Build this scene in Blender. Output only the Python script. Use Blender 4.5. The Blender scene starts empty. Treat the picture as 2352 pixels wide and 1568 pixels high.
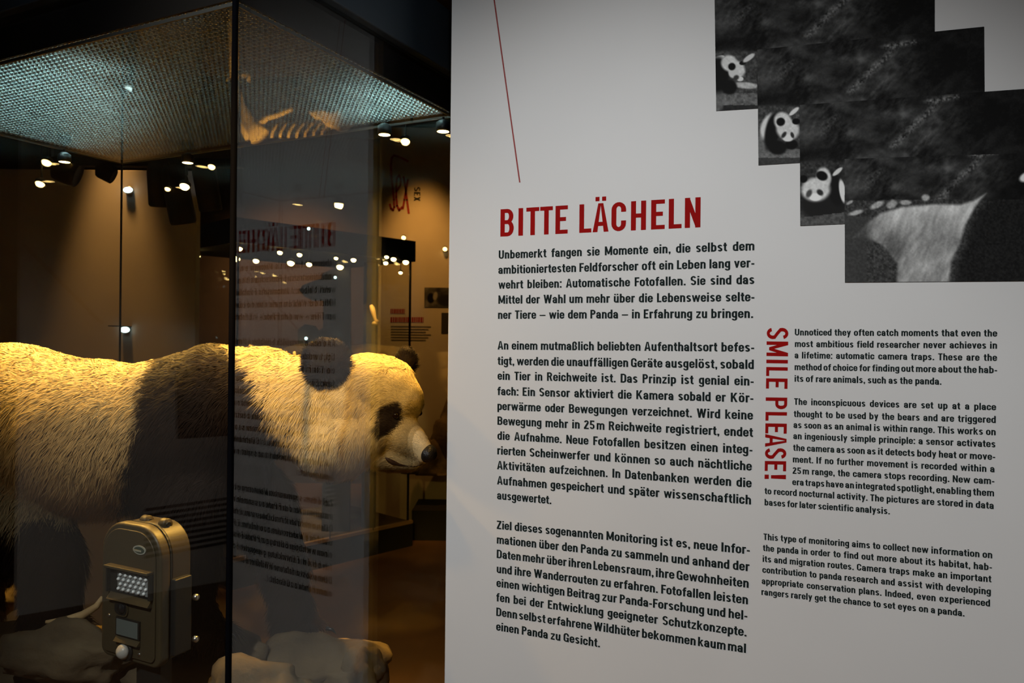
import bpy, math, random
import numpy as np
from mathutils import Vector, Matrix

random.seed(4); rng = np.random.default_rng(4)
SC = bpy.context.scene; COL = SC.collection
# ------------------------------------------------------------------ camera
F = 1760.0; CX, CY = 1176.0, 784.0; ROLL = 0.0106; EZ = 1.5
_c, _s = math.cos(ROLL), math.sin(ROLL)
R_ = Vector((_c, 0, _s)); U_ = Vector((-_s, 0, _c)); D_ = Vector((0, 1, 0)); EYE = Vector((0, 0, EZ))
cam_d = bpy.data.cameras.new('camera'); cam = bpy.data.objects.new('camera', cam_d); COL.objects.link(cam)
cam_d.sensor_width = 36; cam_d.lens = F / 2352 * 36; cam_d.clip_start = .05; cam_d.clip_end = 60
cam.matrix_world = Matrix(((R_.x, U_.x, 0, 0), (R_.y, U_.y, -1, 0), (R_.z, U_.z, 0, EZ), (0, 0, 0, 1)))
cam_d.dof.use_dof = True; cam_d.dof.focus_distance = 1.72; cam_d.dof.aperture_fstop = 7.1
SC.camera = cam
# ------------------------------------------------------------------ view, world, room light
SC.view_settings.view_transform = 'Standard'; SC.view_settings.look = 'None'
SC.view_settings.exposure = 0.0; SC.view_settings.gamma = 1.0; SC.view_settings.use_curve_mapping = False
cy = SC.cycles
cy.transparent_max_bounces = 40; cy.max_bounces = 10; cy.glossy_bounces = 7; cy.diffuse_bounces = 3; cy.transmission_bounces = 4
cy.use_denoising = True; cy.sample_clamp_indirect = 4.0; cy.caustics_reflective = False; cy.caustics_refractive = False
W = bpy.data.worlds.new('world'); SC.world = W; W.use_nodes = True
W.node_tree.nodes['Background'].inputs[0].default_value = (.9, .62, .40, 1); W.node_tree.nodes['Background'].inputs[1].default_value = .006

def light(name, kind, loc, target, power, color, **k):
    L = bpy.data.lights.new(name, kind); L.energy = power; L.color = color
    for a, v in k.items(): setattr(L, a, v)
    o = bpy.data.objects.new(name, L); COL.objects.link(o); o.location = loc
    o.rotation_euler = (Vector(target) - Vector(loc)).to_track_quat('-Z', 'Y').to_euler(); return o
# hall track spotlights: one from the aisle onto the big text panel, others onto the far wall panels; some more are added fill light
light('panel_light', 'SPOT', (-1.0, -.75, 3.25), (.36, 1.73, .70), 246, (1, 1, .995), spot_size=math.radians(56), spot_blend=.8, shadow_soft_size=.05)
light('side_panel_light', 'SPOT', (-.9, .2, 3.3), (-2.6, 1.2, 1.1), 120, (1, .93, .86), spot_size=math.radians(58), spot_blend=.9, shadow_soft_size=.1)
light('wall_panel_light', 'SPOT', (-1.93, 3.56, 2.85), (-1.93, 3.72, 1.55), 62, (1, .48, .13), spot_size=math.radians(34), spot_blend=1, shadow_soft_size=.05)
light('far_panel_light', 'SPOT', (-.74, 5.70, 3.3), (-.74, 6.2, 1.7), 100, (1, .42, .08), spot_size=math.radians(52), spot_blend=1, shadow_soft_size=.06)
light('far_floor_light', 'SPOT', (-.6, 4.3, 3.4), (-.45, 4.2, 0), 30, (1, .5, .16), spot_size=math.radians(70), spot_blend=1, shadow_soft_size=.1)
light('far_wall_fill', 'SPOT', (-2.3, 6.6, 3.3), (-2.3, 8.0, 1.6), 230, (1, .52, .22), spot_size=math.radians(80), spot_blend=1, shadow_soft_size=.1)  # added wash that lifts the back wall
light('head_fill', 'SPOT', (-.55, -1.1, 2.95), (-.48, 1.95, 1.47), 680, (1, .54, .075), spot_size=math.radians(11), spot_blend=.8, shadow_soft_size=.05)  # added fill from behind the camera, brightens the panda's face
light('flank_fill', 'SPOT', (-1.3, -1.2, 2.95), (-.95, 1.95, 1.52), 130, (1, .53, .09), spot_size=math.radians(16), spot_blend=.7, shadow_soft_size=.05)  # added fill, brightens the panda's flank
light('lid_fill', 'SPOT', (.4, -2.7, 3.3), (-.6, 1.6, 2.42), 120, (.75, .9, 1), spot_size=math.radians(15), spot_blend=1, shadow_soft_size=.1)  # added fill, keeps the lid from going black

# ------------------------------------------------------------------ pixel to world helpers (used only to measure places)
def ray(px, py): return (R_ * ((px - CX) / F) + U_ * ((CY - py) / F) + D_)
def at(px, py, depth): return EYE + ray(px, py) * depth
def on_plane(px, py, p0, n):
    d = ray(px, py); return EYE + d * ((p0 - EYE).dot(n) / d.dot(n))
YA = math.radians(63.5); A = Vector((-math.sin(YA), math.cos(YA), 0)); B = Vector((math.cos(YA), math.sin(YA), 0))
YP = math.radians(70.5); PD = Vector((math.sin(YP), -math.cos(YP), 0)); PN = Vector((-math.cos(YP), -math.sin(YP), 0))
UP = Vector((0, 0, 1))
# ------------------------------------------------------------------ materials
def mat(name, col, rough=.6, metal=0, spec=.4, noise=None, bump=0, bscale=200, emit=None, estr=0):
    m = bpy.data.materials.new(name); m.use_nodes = True; nt = m.node_tree; b = nt.nodes['Principled BSDF']
    b.inputs['Base Color'].default_value = (*col, 1); b.inputs['Roughness'].default_value = rough
    b.inputs['Metallic'].default_value = metal; b.inputs['Specular IOR Level'].default_value = spec
    if emit: b.inputs['Emission Color'].default_value = (*emit, 1); b.inputs['Emission Strength'].default_value = estr
    if noise or bump:
        tc = nt.nodes.new('ShaderNodeTexCoord')
    if noise:
        c2, sc_ = noise; n = nt.nodes.new('ShaderNodeTexNoise'); n.inputs['Scale'].default_value = sc_; n.inputs['Detail'].default_value = 5
        nt.links.new(tc.outputs['Object'], n.inputs['Vector'])
        r = nt.nodes.new('ShaderNodeValToRGB'); r.color_ramp.elements[0].position = .35; r.color_ramp.elements[1].position = .68
        r.color_ramp.elements[0].color = (*col, 1); r.color_ramp.elements[1].color = (*c2, 1)
        nt.links.new(n.outputs['Fac'], r.inputs['Fac']); nt.links.new(r.outputs['Color'], b.inputs['Base Color'])
    if bump:
        n = nt.nodes.new('ShaderNodeTexNoise'); n.inputs['Scale'].default_value = bscale; n.inputs['Detail'].default_value = 4
        nt.links.new(tc.outputs['Object'], n.inputs['Vector'])
        q = nt.nodes.new('ShaderNodeBump'); q.inputs['Strength'].default_value = bump; q.inputs['Distance'].default_value = .01
        nt.links.new(n.outputs['Fac'], q.inputs['Height']); nt.links.new(q.outputs['Normal'], b.inputs['Normal'])
    return m
def glass_mat(name, tint=(.965, .975, .965), boost=1.0):
    """thin museum glass: straight transmission plus mirror reflection that grows at grazing angles"""
    m = bpy.data.materials.new(name); m.use_nodes = True; nt = m.node_tree; nt.nodes.clear()
    o = nt.nodes.new('ShaderNodeOutputMaterial'); mx = nt.nodes.new('ShaderNodeMixShader')
    t = nt.nodes.new('ShaderNodeBsdfTransparent'); t.inputs[0].default_value = (*tint, 1)
    g = nt.nodes.new('ShaderNodeBsdfGlossy'); g.inputs['Roughness'].default_value = 0; g.inputs[0].default_value = (1, 1, 1, 1)
    ge = nt.nodes.new('ShaderNodeNewGeometry'); dt = nt.nodes.new('ShaderNodeVectorMath'); dt.operation = 'DOT_PRODUCT'
    nt.links.new(ge.outputs['Incoming'], dt.inputs[0]); nt.links.new(ge.outputs['Normal'], dt.inputs[1])
    def M(op, a, b=None):
        n = nt.nodes.new('ShaderNodeMath'); n.operation = op
        for i, x in enumerate((a, b)):
            if x is None: continue
            if isinstance(x, (int, float)): n.inputs[i].default_value = x
            else: nt.links.new(x, n.inputs[i])
        return n.outputs[0]
    c = M('ABSOLUTE', dt.outputs['Value']); p = M('POWER', M('SUBTRACT', 1.0, c), 5.0)
    f = M('ADD', M('MULTIPLY', p, .85 * boost), .033 * boost)
    nt.links.new(f, mx.inputs[0]); nt.links.new(t.outputs[0], mx.inputs[1]); nt.links.new(g.outputs[0], mx.inputs[2]); nt.links.new(mx.outputs[0], o.inputs[0])
    return m
def attr_mat(name, attr, rough=.6, spec=.2, nattr=None, gain=None):
    m = bpy.data.materials.new(name); m.use_nodes = True; nt = m.node_tree; b = nt.nodes['Principled BSDF']
    a = nt.nodes.new('ShaderNodeAttribute'); a.attribute_name = attr
    nt.links.new(a.outputs['Color'], b.inputs['Base Color'])
    b.inputs['Roughness'].default_value = rough; b.inputs['Specular IOR Level'].default_value = spec
    if nattr:
        n = nt.nodes.new('ShaderNodeAttribute'); n.attribute_name = nattr; nt.links.new(n.outputs['Vector'], b.inputs['Normal'])
    return m
def emis(name, col, s):
    m = bpy.data.materials.new(name); m.use_nodes = True; nt = m.node_tree; nt.nodes.clear()
    o = nt.nodes.new('ShaderNodeOutputMaterial'); e = nt.nodes.new('ShaderNodeEmission'); e.inputs[0].default_value = (*col, 1); e.inputs[1].default_value = s
    nt.links.new(e.outputs[0], o.inputs[0]); return m

M_floor = mat('dark_floor', (.115, .062, .030), .45, noise=((.16, .085, .04), 3), bump=.05, bscale=60)
M_wall = mat('dark_wall', (.055, .036, .022), .9, noise=((.075, .048, .03), 2))
M_ceil = mat('dark_ceiling', (.012, .010, .009), .9, noise=((.02, .016, .013), 2))
M_board = mat('panel_white', (.78, .785, .78), .5, spec=.25, noise=((.76, .765, .76), 4))
M_board2 = mat('wall_panel_white', (.62, .58, .52), .7, noise=((.58, .54, .49), 5))
M_ink = mat('dark_green_grey_ink', (.012, .020, .020), .7, spec=.1)
M_red = mat('red_ink', (.36, .006, .005), .75, spec=.06, noise=((.32, .006, .006), 8))
M_redl = mat('red_thin_ink', (.30, .018, .014), .5)
M_glass = glass_mat('case_glass'); M_glass2 = glass_mat('ceiling_glass', (.93, .94, .93), 1.0)
M_bluebk = mat('blue_black_lacquer', (.034, .046, .058), .5, noise=((.042, .055, .068), 6))
M_black = mat('black_metal', (.008, .009, .011), .35, spec=.5)
M_matblack = mat('matt_black', (.006, .006, .006), .8)
M_boxside = mat('light_box_side', (.012, .0085, .007), .6)
M_boxin = mat('light_box_inside', (.62, .63, .62), .6); M_joint = mat('joint_black', (.003, .003, .004), 1, spec=0)
M_chrome = mat('louvre_chrome', (.86, .88, .87), .10, metal=1)
def scallop(m, pitch, a0, b0):
    """every cell wall of the louvre is dished, so each throws its own small highlight"""
    nt = m.node_tree; ge = nt.nodes.new('ShaderNodeNewGeometry'); cmb = None
    def M(op, x, y=None):
        n = nt.nodes.new('ShaderNodeMath'); n.operation = op
        for i, v in enumerate((x, y)):
            if v is None: continue
            if isinstance(v, (int, float)): n.inputs[i].default_value = v
            else: nt.links.new(v, n.inputs[i])
        return n.outputs[0]
    def dot(vec):
        n = nt.nodes.new('ShaderNodeVectorMath'); n.operation = 'DOT_PRODUCT'; nt.links.new(ge.outputs['Position'], n.inputs[0]); n.inputs[1].default_value = vec; return n.outputs['Value']
    ca = M('COSINE', M('MULTIPLY', M('SUBTRACT', dot(A), a0), 2 * math.pi / pitch)); cb = M('COSINE', M('MULTIPLY', M('SUBTRACT', dot(B), b0), 2 * math.pi / pitch))
    z = M('SUBTRACT', dot((0, 0, 1)), EZ + .628 + .004); zz = M('MULTIPLY', M('MULTIPLY', z, z), -26.0)
    h = M('ADD', M('MULTIPLY', M('ADD', ca, cb), .0011), zz)
    b = nt.nodes.new('ShaderNodeBump'); b.inputs['Strength'].default_value = 1; b.inputs['Distance'].default_value = 1
    nt.links.new(h, b.inputs['Height']); nt.links.new(b.outputs['Normal'], nt.nodes['Principled BSDF'].inputs['Normal'])
M_boss = bpy.data.materials.new('louvre_crystal'); M_boss.use_nodes = True; _nt = M_boss.node_tree; _nt.nodes.clear()
_o = _nt.nodes.new('ShaderNodeOutputMaterial'); _m = _nt.nodes.new('ShaderNodeMixShader'); _t = _nt.nodes.new('ShaderNodeBsdfTranslucent'); _t.inputs[0].default_value = (.95, .98, .97, 1)
_g = _nt.nodes.new('ShaderNodeBsdfGlossy'); _g.inputs['Roughness'].default_value = .12; _m.inputs[0].default_value = .25
_nt.links.new(_t.outputs[0], _m.inputs[1]); _nt.links.new(_g.outputs[0], _m.inputs[2]); _nt.links.new(_m.outputs[0], _o.inputs[0])
M_edge = mat('silver_edge', (.45, .45, .43), .35, metal=1); M_edged = mat('dull_edge', (.07, .068, .062), .6)
M_tube = emis('cool_tube', (.60, .96, 1.0), 58)
M_warm = emis('warm_lamp_and_glint', (1, .66, .22), 26); M_warm2 = emis('warm_glint_small', (1, .60, .20), 7); M_cool = emis('cool_glint', (.72, 1, 1), 4); M_cool2 = emis('cool_glint_small', (.72, 1, 1), 3)  # cool and small warm ones glow in place of reflections
M_rock = mat('exhibit_rock', (.085, .062, .036), .9, noise=((.16, .115, .062), 7), bump=.6, bscale=22)
M_earth = mat('deck_earth', (.085, .06, .036), .95, noise=((.14, .10, .055), 9), bump=.6, bscale=30)
M_bone = mat('pale_wood', (.60, .42, .20), .7, noise=((.42, .27, .12), 14), bump=.4, bscale=40)
M_trap = mat('trap_olive_plastic', (.050, .038, .020), .45, noise=((.058, .045, .023), 12), bump=.05, bscale=400)
M_trapd = mat('trap_dark_plastic', (.012, .012, .011), .5)

# ------------------------------------------------------------------ mesh helpers
def V3(x): return Vector(x)
def link(name, me, parent=None):
    o = bpy.data.objects.new(name, me); COL.objects.link(o)
    if parent is not None:
        o.parent = parent; o.matrix_parent_inverse = Matrix.Translation(-parent.location)
    return o
def mk(name, vs, fs, m, parent=None, smooth=False):
    me = bpy.data.meshes.new(name); me.from_pydata([tuple(v) for v in vs], [], fs); me.update()
    me.materials.append(m)
    if smooth: me.polygons.foreach_set('use_smooth', [True] * len(me.polygons))
    return link(name, me, parent)
def tag(o, label=None, cat=None, group=None, kind=None):
    for k, v in (('label', label), ('category', cat), ('group', group), ('kind', kind)):
        if v: o[k] = v
    return o
def thing(name, loc, label, cat, group=None):
    o = bpy.data.objects.new(name, None); o.empty_display_size = .05; o.location = loc; COL.objects.link(o)
    return tag(o, label, cat, group)
class G:
    """collects oriented boxes, prisms, tubes and lathes"""
    def __init__(s): s.v = []; s.f = []
    def add(s, vs, fs):
        n = len(s.v); s.v += [Vector(v) for v in vs]; s.f += [tuple(i + n for i in f) for f in fs]; return s
    def box(s, o, x, y, z, bev=0):
        """corner o, edge vectors x,y,z"""
        o, x, y, z = map(V3, (o, x, y, z))
        return s.add([o, o + x, o + x + y, o + y, o + z, o + x + z, o + x + y + z, o + y + z],
                     [(0, 3, 2, 1), (4, 5, 6, 7), (0, 1, 5, 4), (1, 2, 6, 5), (2, 3, 7, 6), (3, 0, 4, 7)])
    def prism(s, pts, d, hole=None):
        n = len(pts); d = V3(d)
        return s.add([V3(p) for p in pts] + [V3(p) + d for p in pts],
                     [tuple(range(n))[::-1], tuple(range(n, 2 * n))] + [(i, (i + 1) % n, (i + 1) % n + n, i + n) for i in range(n)])
    def lathe(s, c, ax, prof, n=20):
        ax = V3(ax).normalized(); u = ax.orthogonal().normalized(); w = ax.cross(u); c = V3(c); vs = []; fs = []
        for r, h in prof:
            for k in range(n):
                t = 2 * math.pi * k / n; vs.append(c + ax * h + (u * math.cos(t) + w * math.sin(t)) * r)
        for i in range(len(prof) - 1):
            for k in range(n):
                a, b = i * n + k, i * n + (k + 1) % n; fs.append((a, b, b + n, a + n))
        fs.append(tuple(range(n))[::-1]); fs.append(tuple(range((len(prof) - 1) * n, len(prof) * n)))
        return s.add(vs, fs)
    def tube(s, pts, rad, n=8):
        pts = [V3(p) for p in pts]; vs = []; fs = []; u = None
        for i, p in enumerate(pts):
            t = (pts[min(i + 1, len(pts) - 1)] - pts[max(i - 1, 0)]).normalized()
            u = t.orthogonal().normalized() if u is None else (u - t * u.dot(t)).normalized()
            w = t.cross(u); r = rad[i] if isinstance(rad, (list, tuple)) else rad
            for k in range(n):
                a = 2 * math.pi * k / n; vs.append(p + (u * math.cos(a) + w * math.sin(a)) * r)
        for i in range(len(pts) - 1):
            for k in range(n):
                a, b = i * n + k, i * n + (k + 1) % n; fs.append((a, b, b + n, a + n))
        fs.append(tuple(range(n))[::-1]); fs.append(tuple(range((len(pts) - 1) * n, len(pts) * n)))
        return s.add(vs, fs)
    def build(s, name, m, parent=None, smooth=False, bevel=0, seg=2):
        o = mk(name, s.v, s.f, m, parent, smooth)
        if bevel:
            b = o.modifiers.new('bevel', 'BEVEL'); b.width = bevel; b.segments = seg; b.limit_method = 'ANGLE'
            o.data.polygons.foreach_set('use_smooth', [True] * len(o.data.polygons))
            w = o.modifiers.new('wn', 'WEIGHTED_NORMAL')
        return o

# ------------------------------------------------------------------ room
def struct(o): o['kind'] = 'structure'; return o
XL, XR, YB, YF, H = -5.0, 4.0, -3.0, 8.0, 3.6
struct(G().box((XL, YB, -.1), (XR - XL, 0, 0), (0, YF - YB, 0), (0, 0, .1)).build('floor', M_floor))
struct(G().box((XL, YB, H), (XR - XL, 0, 0), (0, YF - YB, 0), (0, 0, .1)).build('ceiling', M_ceil))
struct(G().box((XL, YF, 0), (XR - XL, 0, 0), (0, .1, 0), (0, 0, H)).build('wall_back', M_wall))
struct(G().box((XL, YB - .1, 0), (XR - XL, 0, 0), (0, .1, 0), (0, 0, H)).build('wall_front', M_wall))
struct(G().box((XL - .1, YB, 0), (.1, 0, 0), (0, YF - YB, 0), (0, 0, H)).build('wall_left', M_wall))
struct(G().box((XR, YB, 0), (.1, 0, 0), (0, YF - YB, 0), (0, 0, H)).build('wall_right', M_wall))

# ------------------------------------------------------------------ words measured once, before the scene grows heavy
DE = [("Unbemerkt fangen sie Momente ein, die selbst dem", 1145.7, 594.2, 1732.6, 574.6), ("ambitioniertesten Feldforscher oft ein Leben lang ver-", 1144.8, 628.9, 1732.6, 613.6),
 ("wehrt bleiben: Automatische Fotofallen. Sie sind das", 1144.8, 663, 1732.6, 652), ("Mittel der Wahl um mehr über die Lebensweise selte-", 1144.8, 697.4, 1732.6, 691.6),
 ("ner Tiere – wie dem Panda – in Erfahrung zu bringen.", 1144, 732.1, 1729.7, 729.8),
 ("An einem mutmaßlich beliebten Aufenthaltsort befes-", 1143.1, 802.2, 1732.2, 807.6), ("tigt, werden die unauffälligen Geräte ausgelöst, sobald", 1143, 837.6, 1731.4, 847.1),
 ("ein Tier in Reichweite ist. Das Prinzip ist genial ein-", 1143, 871.6, 1730.9, 885.2), ("fach: Ein Sensor aktiviert die Kamera sobald er Kör-", 1142.6, 906.9, 1730.3, 924.1),
 ("perwärme oder Bewegungen verzeichnet. Wird keine", 1142.6, 941, 1729.5, 963.5), ("Bewegung mehr in 25 m Reichweite registriert, endet", 1142.6, 975, 1729.5, 1003),
 ("die Aufnahme. Neue Fotofallen besitzen einen integ-", 1142.6, 1009, 1728.2, 1042.4), ("rierten Scheinwerfer und können so auch nächtliche", 1142.3, 1043, 1726.8, 1080.5),
 ("Aktivitäten aufzeichnen. In Datenbanken werden die", 1141.8, 1077, 1726.3, 1119.2), ("Aufnahmen gespeichert und später wissenschaftlich", 1141.8, 1111.8, 1724.9, 1158.1),
 ("ausgewertet.", 1141.8, 1145.9, 1266.4, 1157.3),
 ("Ziel dieses sogenannten Monitoring ist es, neue Infor-", 1141.2, 1214, 1722.2, 1272.5), ("mationen über den Panda zu sammeln und anhand der", 1141.2, 1247.5, 1721.4, 1311.4),
 ("Daten mehr über ihren Lebensraum, ihre Gewohnheiten", 1141, 1280.7, 1719.5, 1349.5), ("und ihre Wanderrouten zu erfahren. Fotofallen leisten", 1141, 1314.7, 1717.8, 1387.3),
 ("einen wichtigen Beitrag zur Panda-Forschung und hel-", 1140.4, 1346.8, 1716.5, 1423.5), ("fen bei der Entwicklung geeigneter Schutzkonzepte.", 1139.9, 1380, 1714.6, 1461.1),
 ("Denn selbst erfahrene Wildhüter bekommen kaum mal", 1139.9, 1413.5, 1713.2, 1498.9), ("einen Panda zu Gesicht.", 1139.6, 1446.7, 1378, 1486.1)]
EN = [("Unnoticed they often catch moments that even the", 1825.6, 769.9, 2290.2, 772.6), ("most ambitious field researcher never achieves in", 1825.6, 796.5, 2289.9, 800.5),
 ("a lifetime: automatic camera traps. These are the", 1825, 822.5, 2289.9, 828.6), ("method of choice for finding out more about the hab-", 1825, 849.5, 2289.9, 856.8),
 ("its of rare animals, such as the panda.", 1825, 876.1, 2162.2, 883.1),
 ("The inconspicuous devices are set up at a place", 1824, 929, 2287.7, 941.9), ("thought to be used by the bears and are triggered", 1823.1, 957.2, 2287.1, 971),
 ("as soon as an animal is within range. This works on", 1822.5, 982.3, 2286.8, 999.1), ("an ingeniously simple principle: a sensor activates", 1822, 1007.7, 2286.2, 1027),
 ("the camera as soon as it detects body heat or move-", 1821.6, 1034.6, 2285.6, 1056), ("ment. If no further movement is recorded within a", 1821, 1061.2, 2284, 1084.2),
 ("25 m range, the camera stops recording. New cam-", 1820.4, 1087.3, 2283.7, 1111.7), ("era traps have an integrated spotlight, enabling them", 1819.8, 1113.3, 2283.1, 1139.3),
 ("to record nocturnal activity. The pictures are stored in data", 1756.1, 1133.8, 2282.2, 1168.4), ("bases for later scientific analysis.", 1756.1, 1159.8, 2043.8, 1180.6),
 ("This type of monitoring aims to collect new information on", 1753.6, 1239.1, 2278.9, 1281.6), ("the panda in order to find out more about its habitat, hab-", 1752.2, 1264.6, 2278.1, 1309.5),
 ("its and migration routes. Camera traps make an important", 1751.7, 1289.6, 2277, 1336.7), ("contribution to panda research and assist with developing", 1750.9, 1314.4, 2275.7, 1365.4),
 ("appropriate conservation plans. Indeed, even experienced", 1749.6, 1340.4, 2274, 1392.3), ("rangers rarely get the chance to set eyes on a panda.", 1748.8, 1365.4, 2215.2, 1415.1)]
# capitals of the headings: condensed sans drawn as bars and arcs in a unit-high cell of the letter's own width
def cap_glyph(ch, w, t=.165):
    """list of polygons (x, y) with 0<=x<=w, 0<=y<=1; t = stem thickness"""
    P = []; h = t * .83
    def rect(x0, y0, x1, y1): P.append([(x0, y0), (x1, y0), (x1, y1), (x0, y1)])
    def arc(cx, cy_, rx, ry, a0, a1, tx=t, ty=h, n=9):
        for i in range(n):
            a, b = math.radians(a0 + (a1 - a0) * i / n), math.radians(a0 + (a1 - a0) * (i + 1) / n)
            P.append([(cx + rx * math.cos(a), cy_ + ry * math.sin(a)), (cx + rx * math.cos(b), cy_ + ry * math.sin(b)),
                      (cx + (rx - tx) * math.cos(b), cy_ + (ry - ty) * math.sin(b)), (cx + (rx - tx) * math.cos(a), cy_ + (ry - ty) * math.sin(a))])
    if ch == 'I': rect(0, 0, w, 1)
    elif ch == 'L': rect(0, 0, t, 1); rect(t, 0, w, h)
    elif ch == 'T': rect(0, 1 - h, w, 1); rect(w / 2 - t / 2, 0, w / 2 + t / 2, 1 - h)
    elif ch == 'E': rect(0, 0, t, 1); rect(t, 0, w, h); rect(t, 1 - h, w, 1); rect(t, .52 - h / 2, w * .86, .52 + h / 2)
    elif ch == 'H': rect(0, 0, t, 1); rect(w - t, 0, w, 1); rect(t, .5 - h / 2, w - t, .5 + h / 2)
    elif ch == 'N': rect(0, 0, t, 1); rect(w - t, 0, w, 1); P.append([(t * .9, 1), (0, 1), (w - t * .9, 0), (w, 0)])
    elif ch == 'M': rect(0, 0, t, 1); rect(w - t, 0, w, 1); P.append([(t * 1.0, 1), (0, 1), (w / 2 - t * .42, .12), (w / 2 + t * .42, .12)]); P.append([(w - t, 1), (w, 1), (w / 2 + t * .42, .12), (w / 2 - t * .42, .12)][::-1])
    elif ch == 'A':
        P.append([(0, 0), (t, 0), (w / 2 + t * .06, 1), (w / 2 - t * .52, 1)]); P.append([(w - t, 0), (w, 0), (w / 2 + t * .52, 1), (w / 2 - t * .06, 1)]); rect(w * .24, .21, w * .76, .21 + h)
    elif ch == 'Ä':
        P += cap_glyph('A', w, t); rect(w / 2 - .19, 1.075, w / 2 - .045, 1.225); rect(w / 2 + .045, 1.075, w / 2 + .19, 1.225)
    elif ch == 'C':
        r = w / 2; rect(0, r, t, 1 - r); arc(r, 1 - r, r, r, 0, 180); arc(r, r, r, r, 180, 360); rect(w - t, .66, w, 1 - r); rect(w - t, r, w, .36)
    elif ch in 'BP':
        rect(0, 0, t, 1); r1 = .24; y1 = .52
        rect(t, 1 - h, w - r1 - .02, 1); rect(t, y1 - h / 2, w - r1, y1 + h / 2); 
        ry = (1 - (y1 - h / 2)) / 2; arc(w - r1 - .02, 1 - ry, r1, ry, -90, 90, t, h)
        if ch == 'B': rect(t, 0, w - r1, h); ry = (y1 + h / 2) / 2; arc(w - r1, ry, r1, ry, -90, 90, t, h)
    elif ch == 'S':
        r = w / 2; ry = .28; hh = .26
        arc(r, 1 - ry, r, ry, 15, 180); arc(r, ry, r, ry, 195, 360)
        P.append([(0, 1 - ry), (t, 1 - ry), (t * 1.05, .66), (.02, .60)])
        P.append([(.02, .60), (t * 1.05, .66), (w * .62, .53), (w * .42, .43)]); P.append([(w * .42, .43), (w * .62, .53), (w - .02, .40), (w - t * 1.05, .34)])
        P.append([(w - t * 1.05, .34), (w - .02, .40), (w, ry), (w - t, ry)])
    elif ch == '!': rect(0, 0, w, .2); P.append([(0, 1), (w * .12, .3), (w * .88, .3), (w, 1)])
    return P
# condensed sans letters drawn as bars and arcs; cap height 1, x height .735
XH, TS, HS = .735, .185, .150
def _rect(x0, y0, x1, y1): return [(x0, y0), (x1, y0), (x1, y1), (x0, y1)]
def _arc(cx, cy_, rx, ry, a0, a1, tx, ty, n=6):
    P = []
    for i in range(n):
        a, b = math.radians(a0 + (a1 - a0) * i / n), math.radians(a0 + (a1 - a0) * (i + 1) / n)
        P.append([(cx + rx * math.cos(a), cy_ + ry * math.sin(a)), (cx + rx * math.cos(b), cy_ + ry * math.sin(b)),
                  (cx + (rx - tx) * math.cos(b), cy_ + (ry - ty) * math.sin(b)), (cx + (rx - tx) * math.cos(a), cy_ + (ry - ty) * math.sin(a))])
    return P
def _ring(x0, y0, x1, y1, q='TL TR BL BR L R', ry=.25, t=TS, h=HS):
    rx = (x1 - x0) / 2; cx = (x0 + x1) / 2; P = []; ry = min(ry, (y1 - y0) / 2)
    for s, a, c in (('TR', 0, y1 - ry), ('TL', 90, y1 - ry), ('BL', 180, y0 + ry), ('BR', 270, y0 + ry)):
        if s in q.split(): P += _arc(cx, c, rx, ry, a, a + 90, t, h)
    if 'L' in q.split(): P.append(_rect(x0, y0 + ry, x0 + t, y1 - ry))
    if 'R' in q.split(): P.append(_rect(x1 - t, y0 + ry, x1, y1 - ry))
    return P
def _dots(w, y): return [_rect(w / 2 - .20, y, w / 2 - .04, y + .15), _rect(w / 2 + .04, y, w / 2 + .20, y + .15)]
def _ess(w, H_, t=TS, h=HS):
    r = w / 2; ry = H_ * .29; m = H_ / 2; P = _arc(r, H_ - ry, r, ry, 20, 180, t, h) + _arc(r, ry, r, ry, 200, 360, t, h)
    P.append([(0, H_ - ry), (t, H_ - ry), (t * 1.15, m + h * .75), (.03, m + h * .35)])
    P.append([(.03, m + h * .35), (t * 1.15, m + h * .75), (w - .03, m - h * .30), (w - t * 1.15, m - h * .75)])
    P.append([(w - t, ry), (w, ry), (w - .03, m - h * .30), (w - t * 1.15, m - h * .75)]); return P
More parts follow.
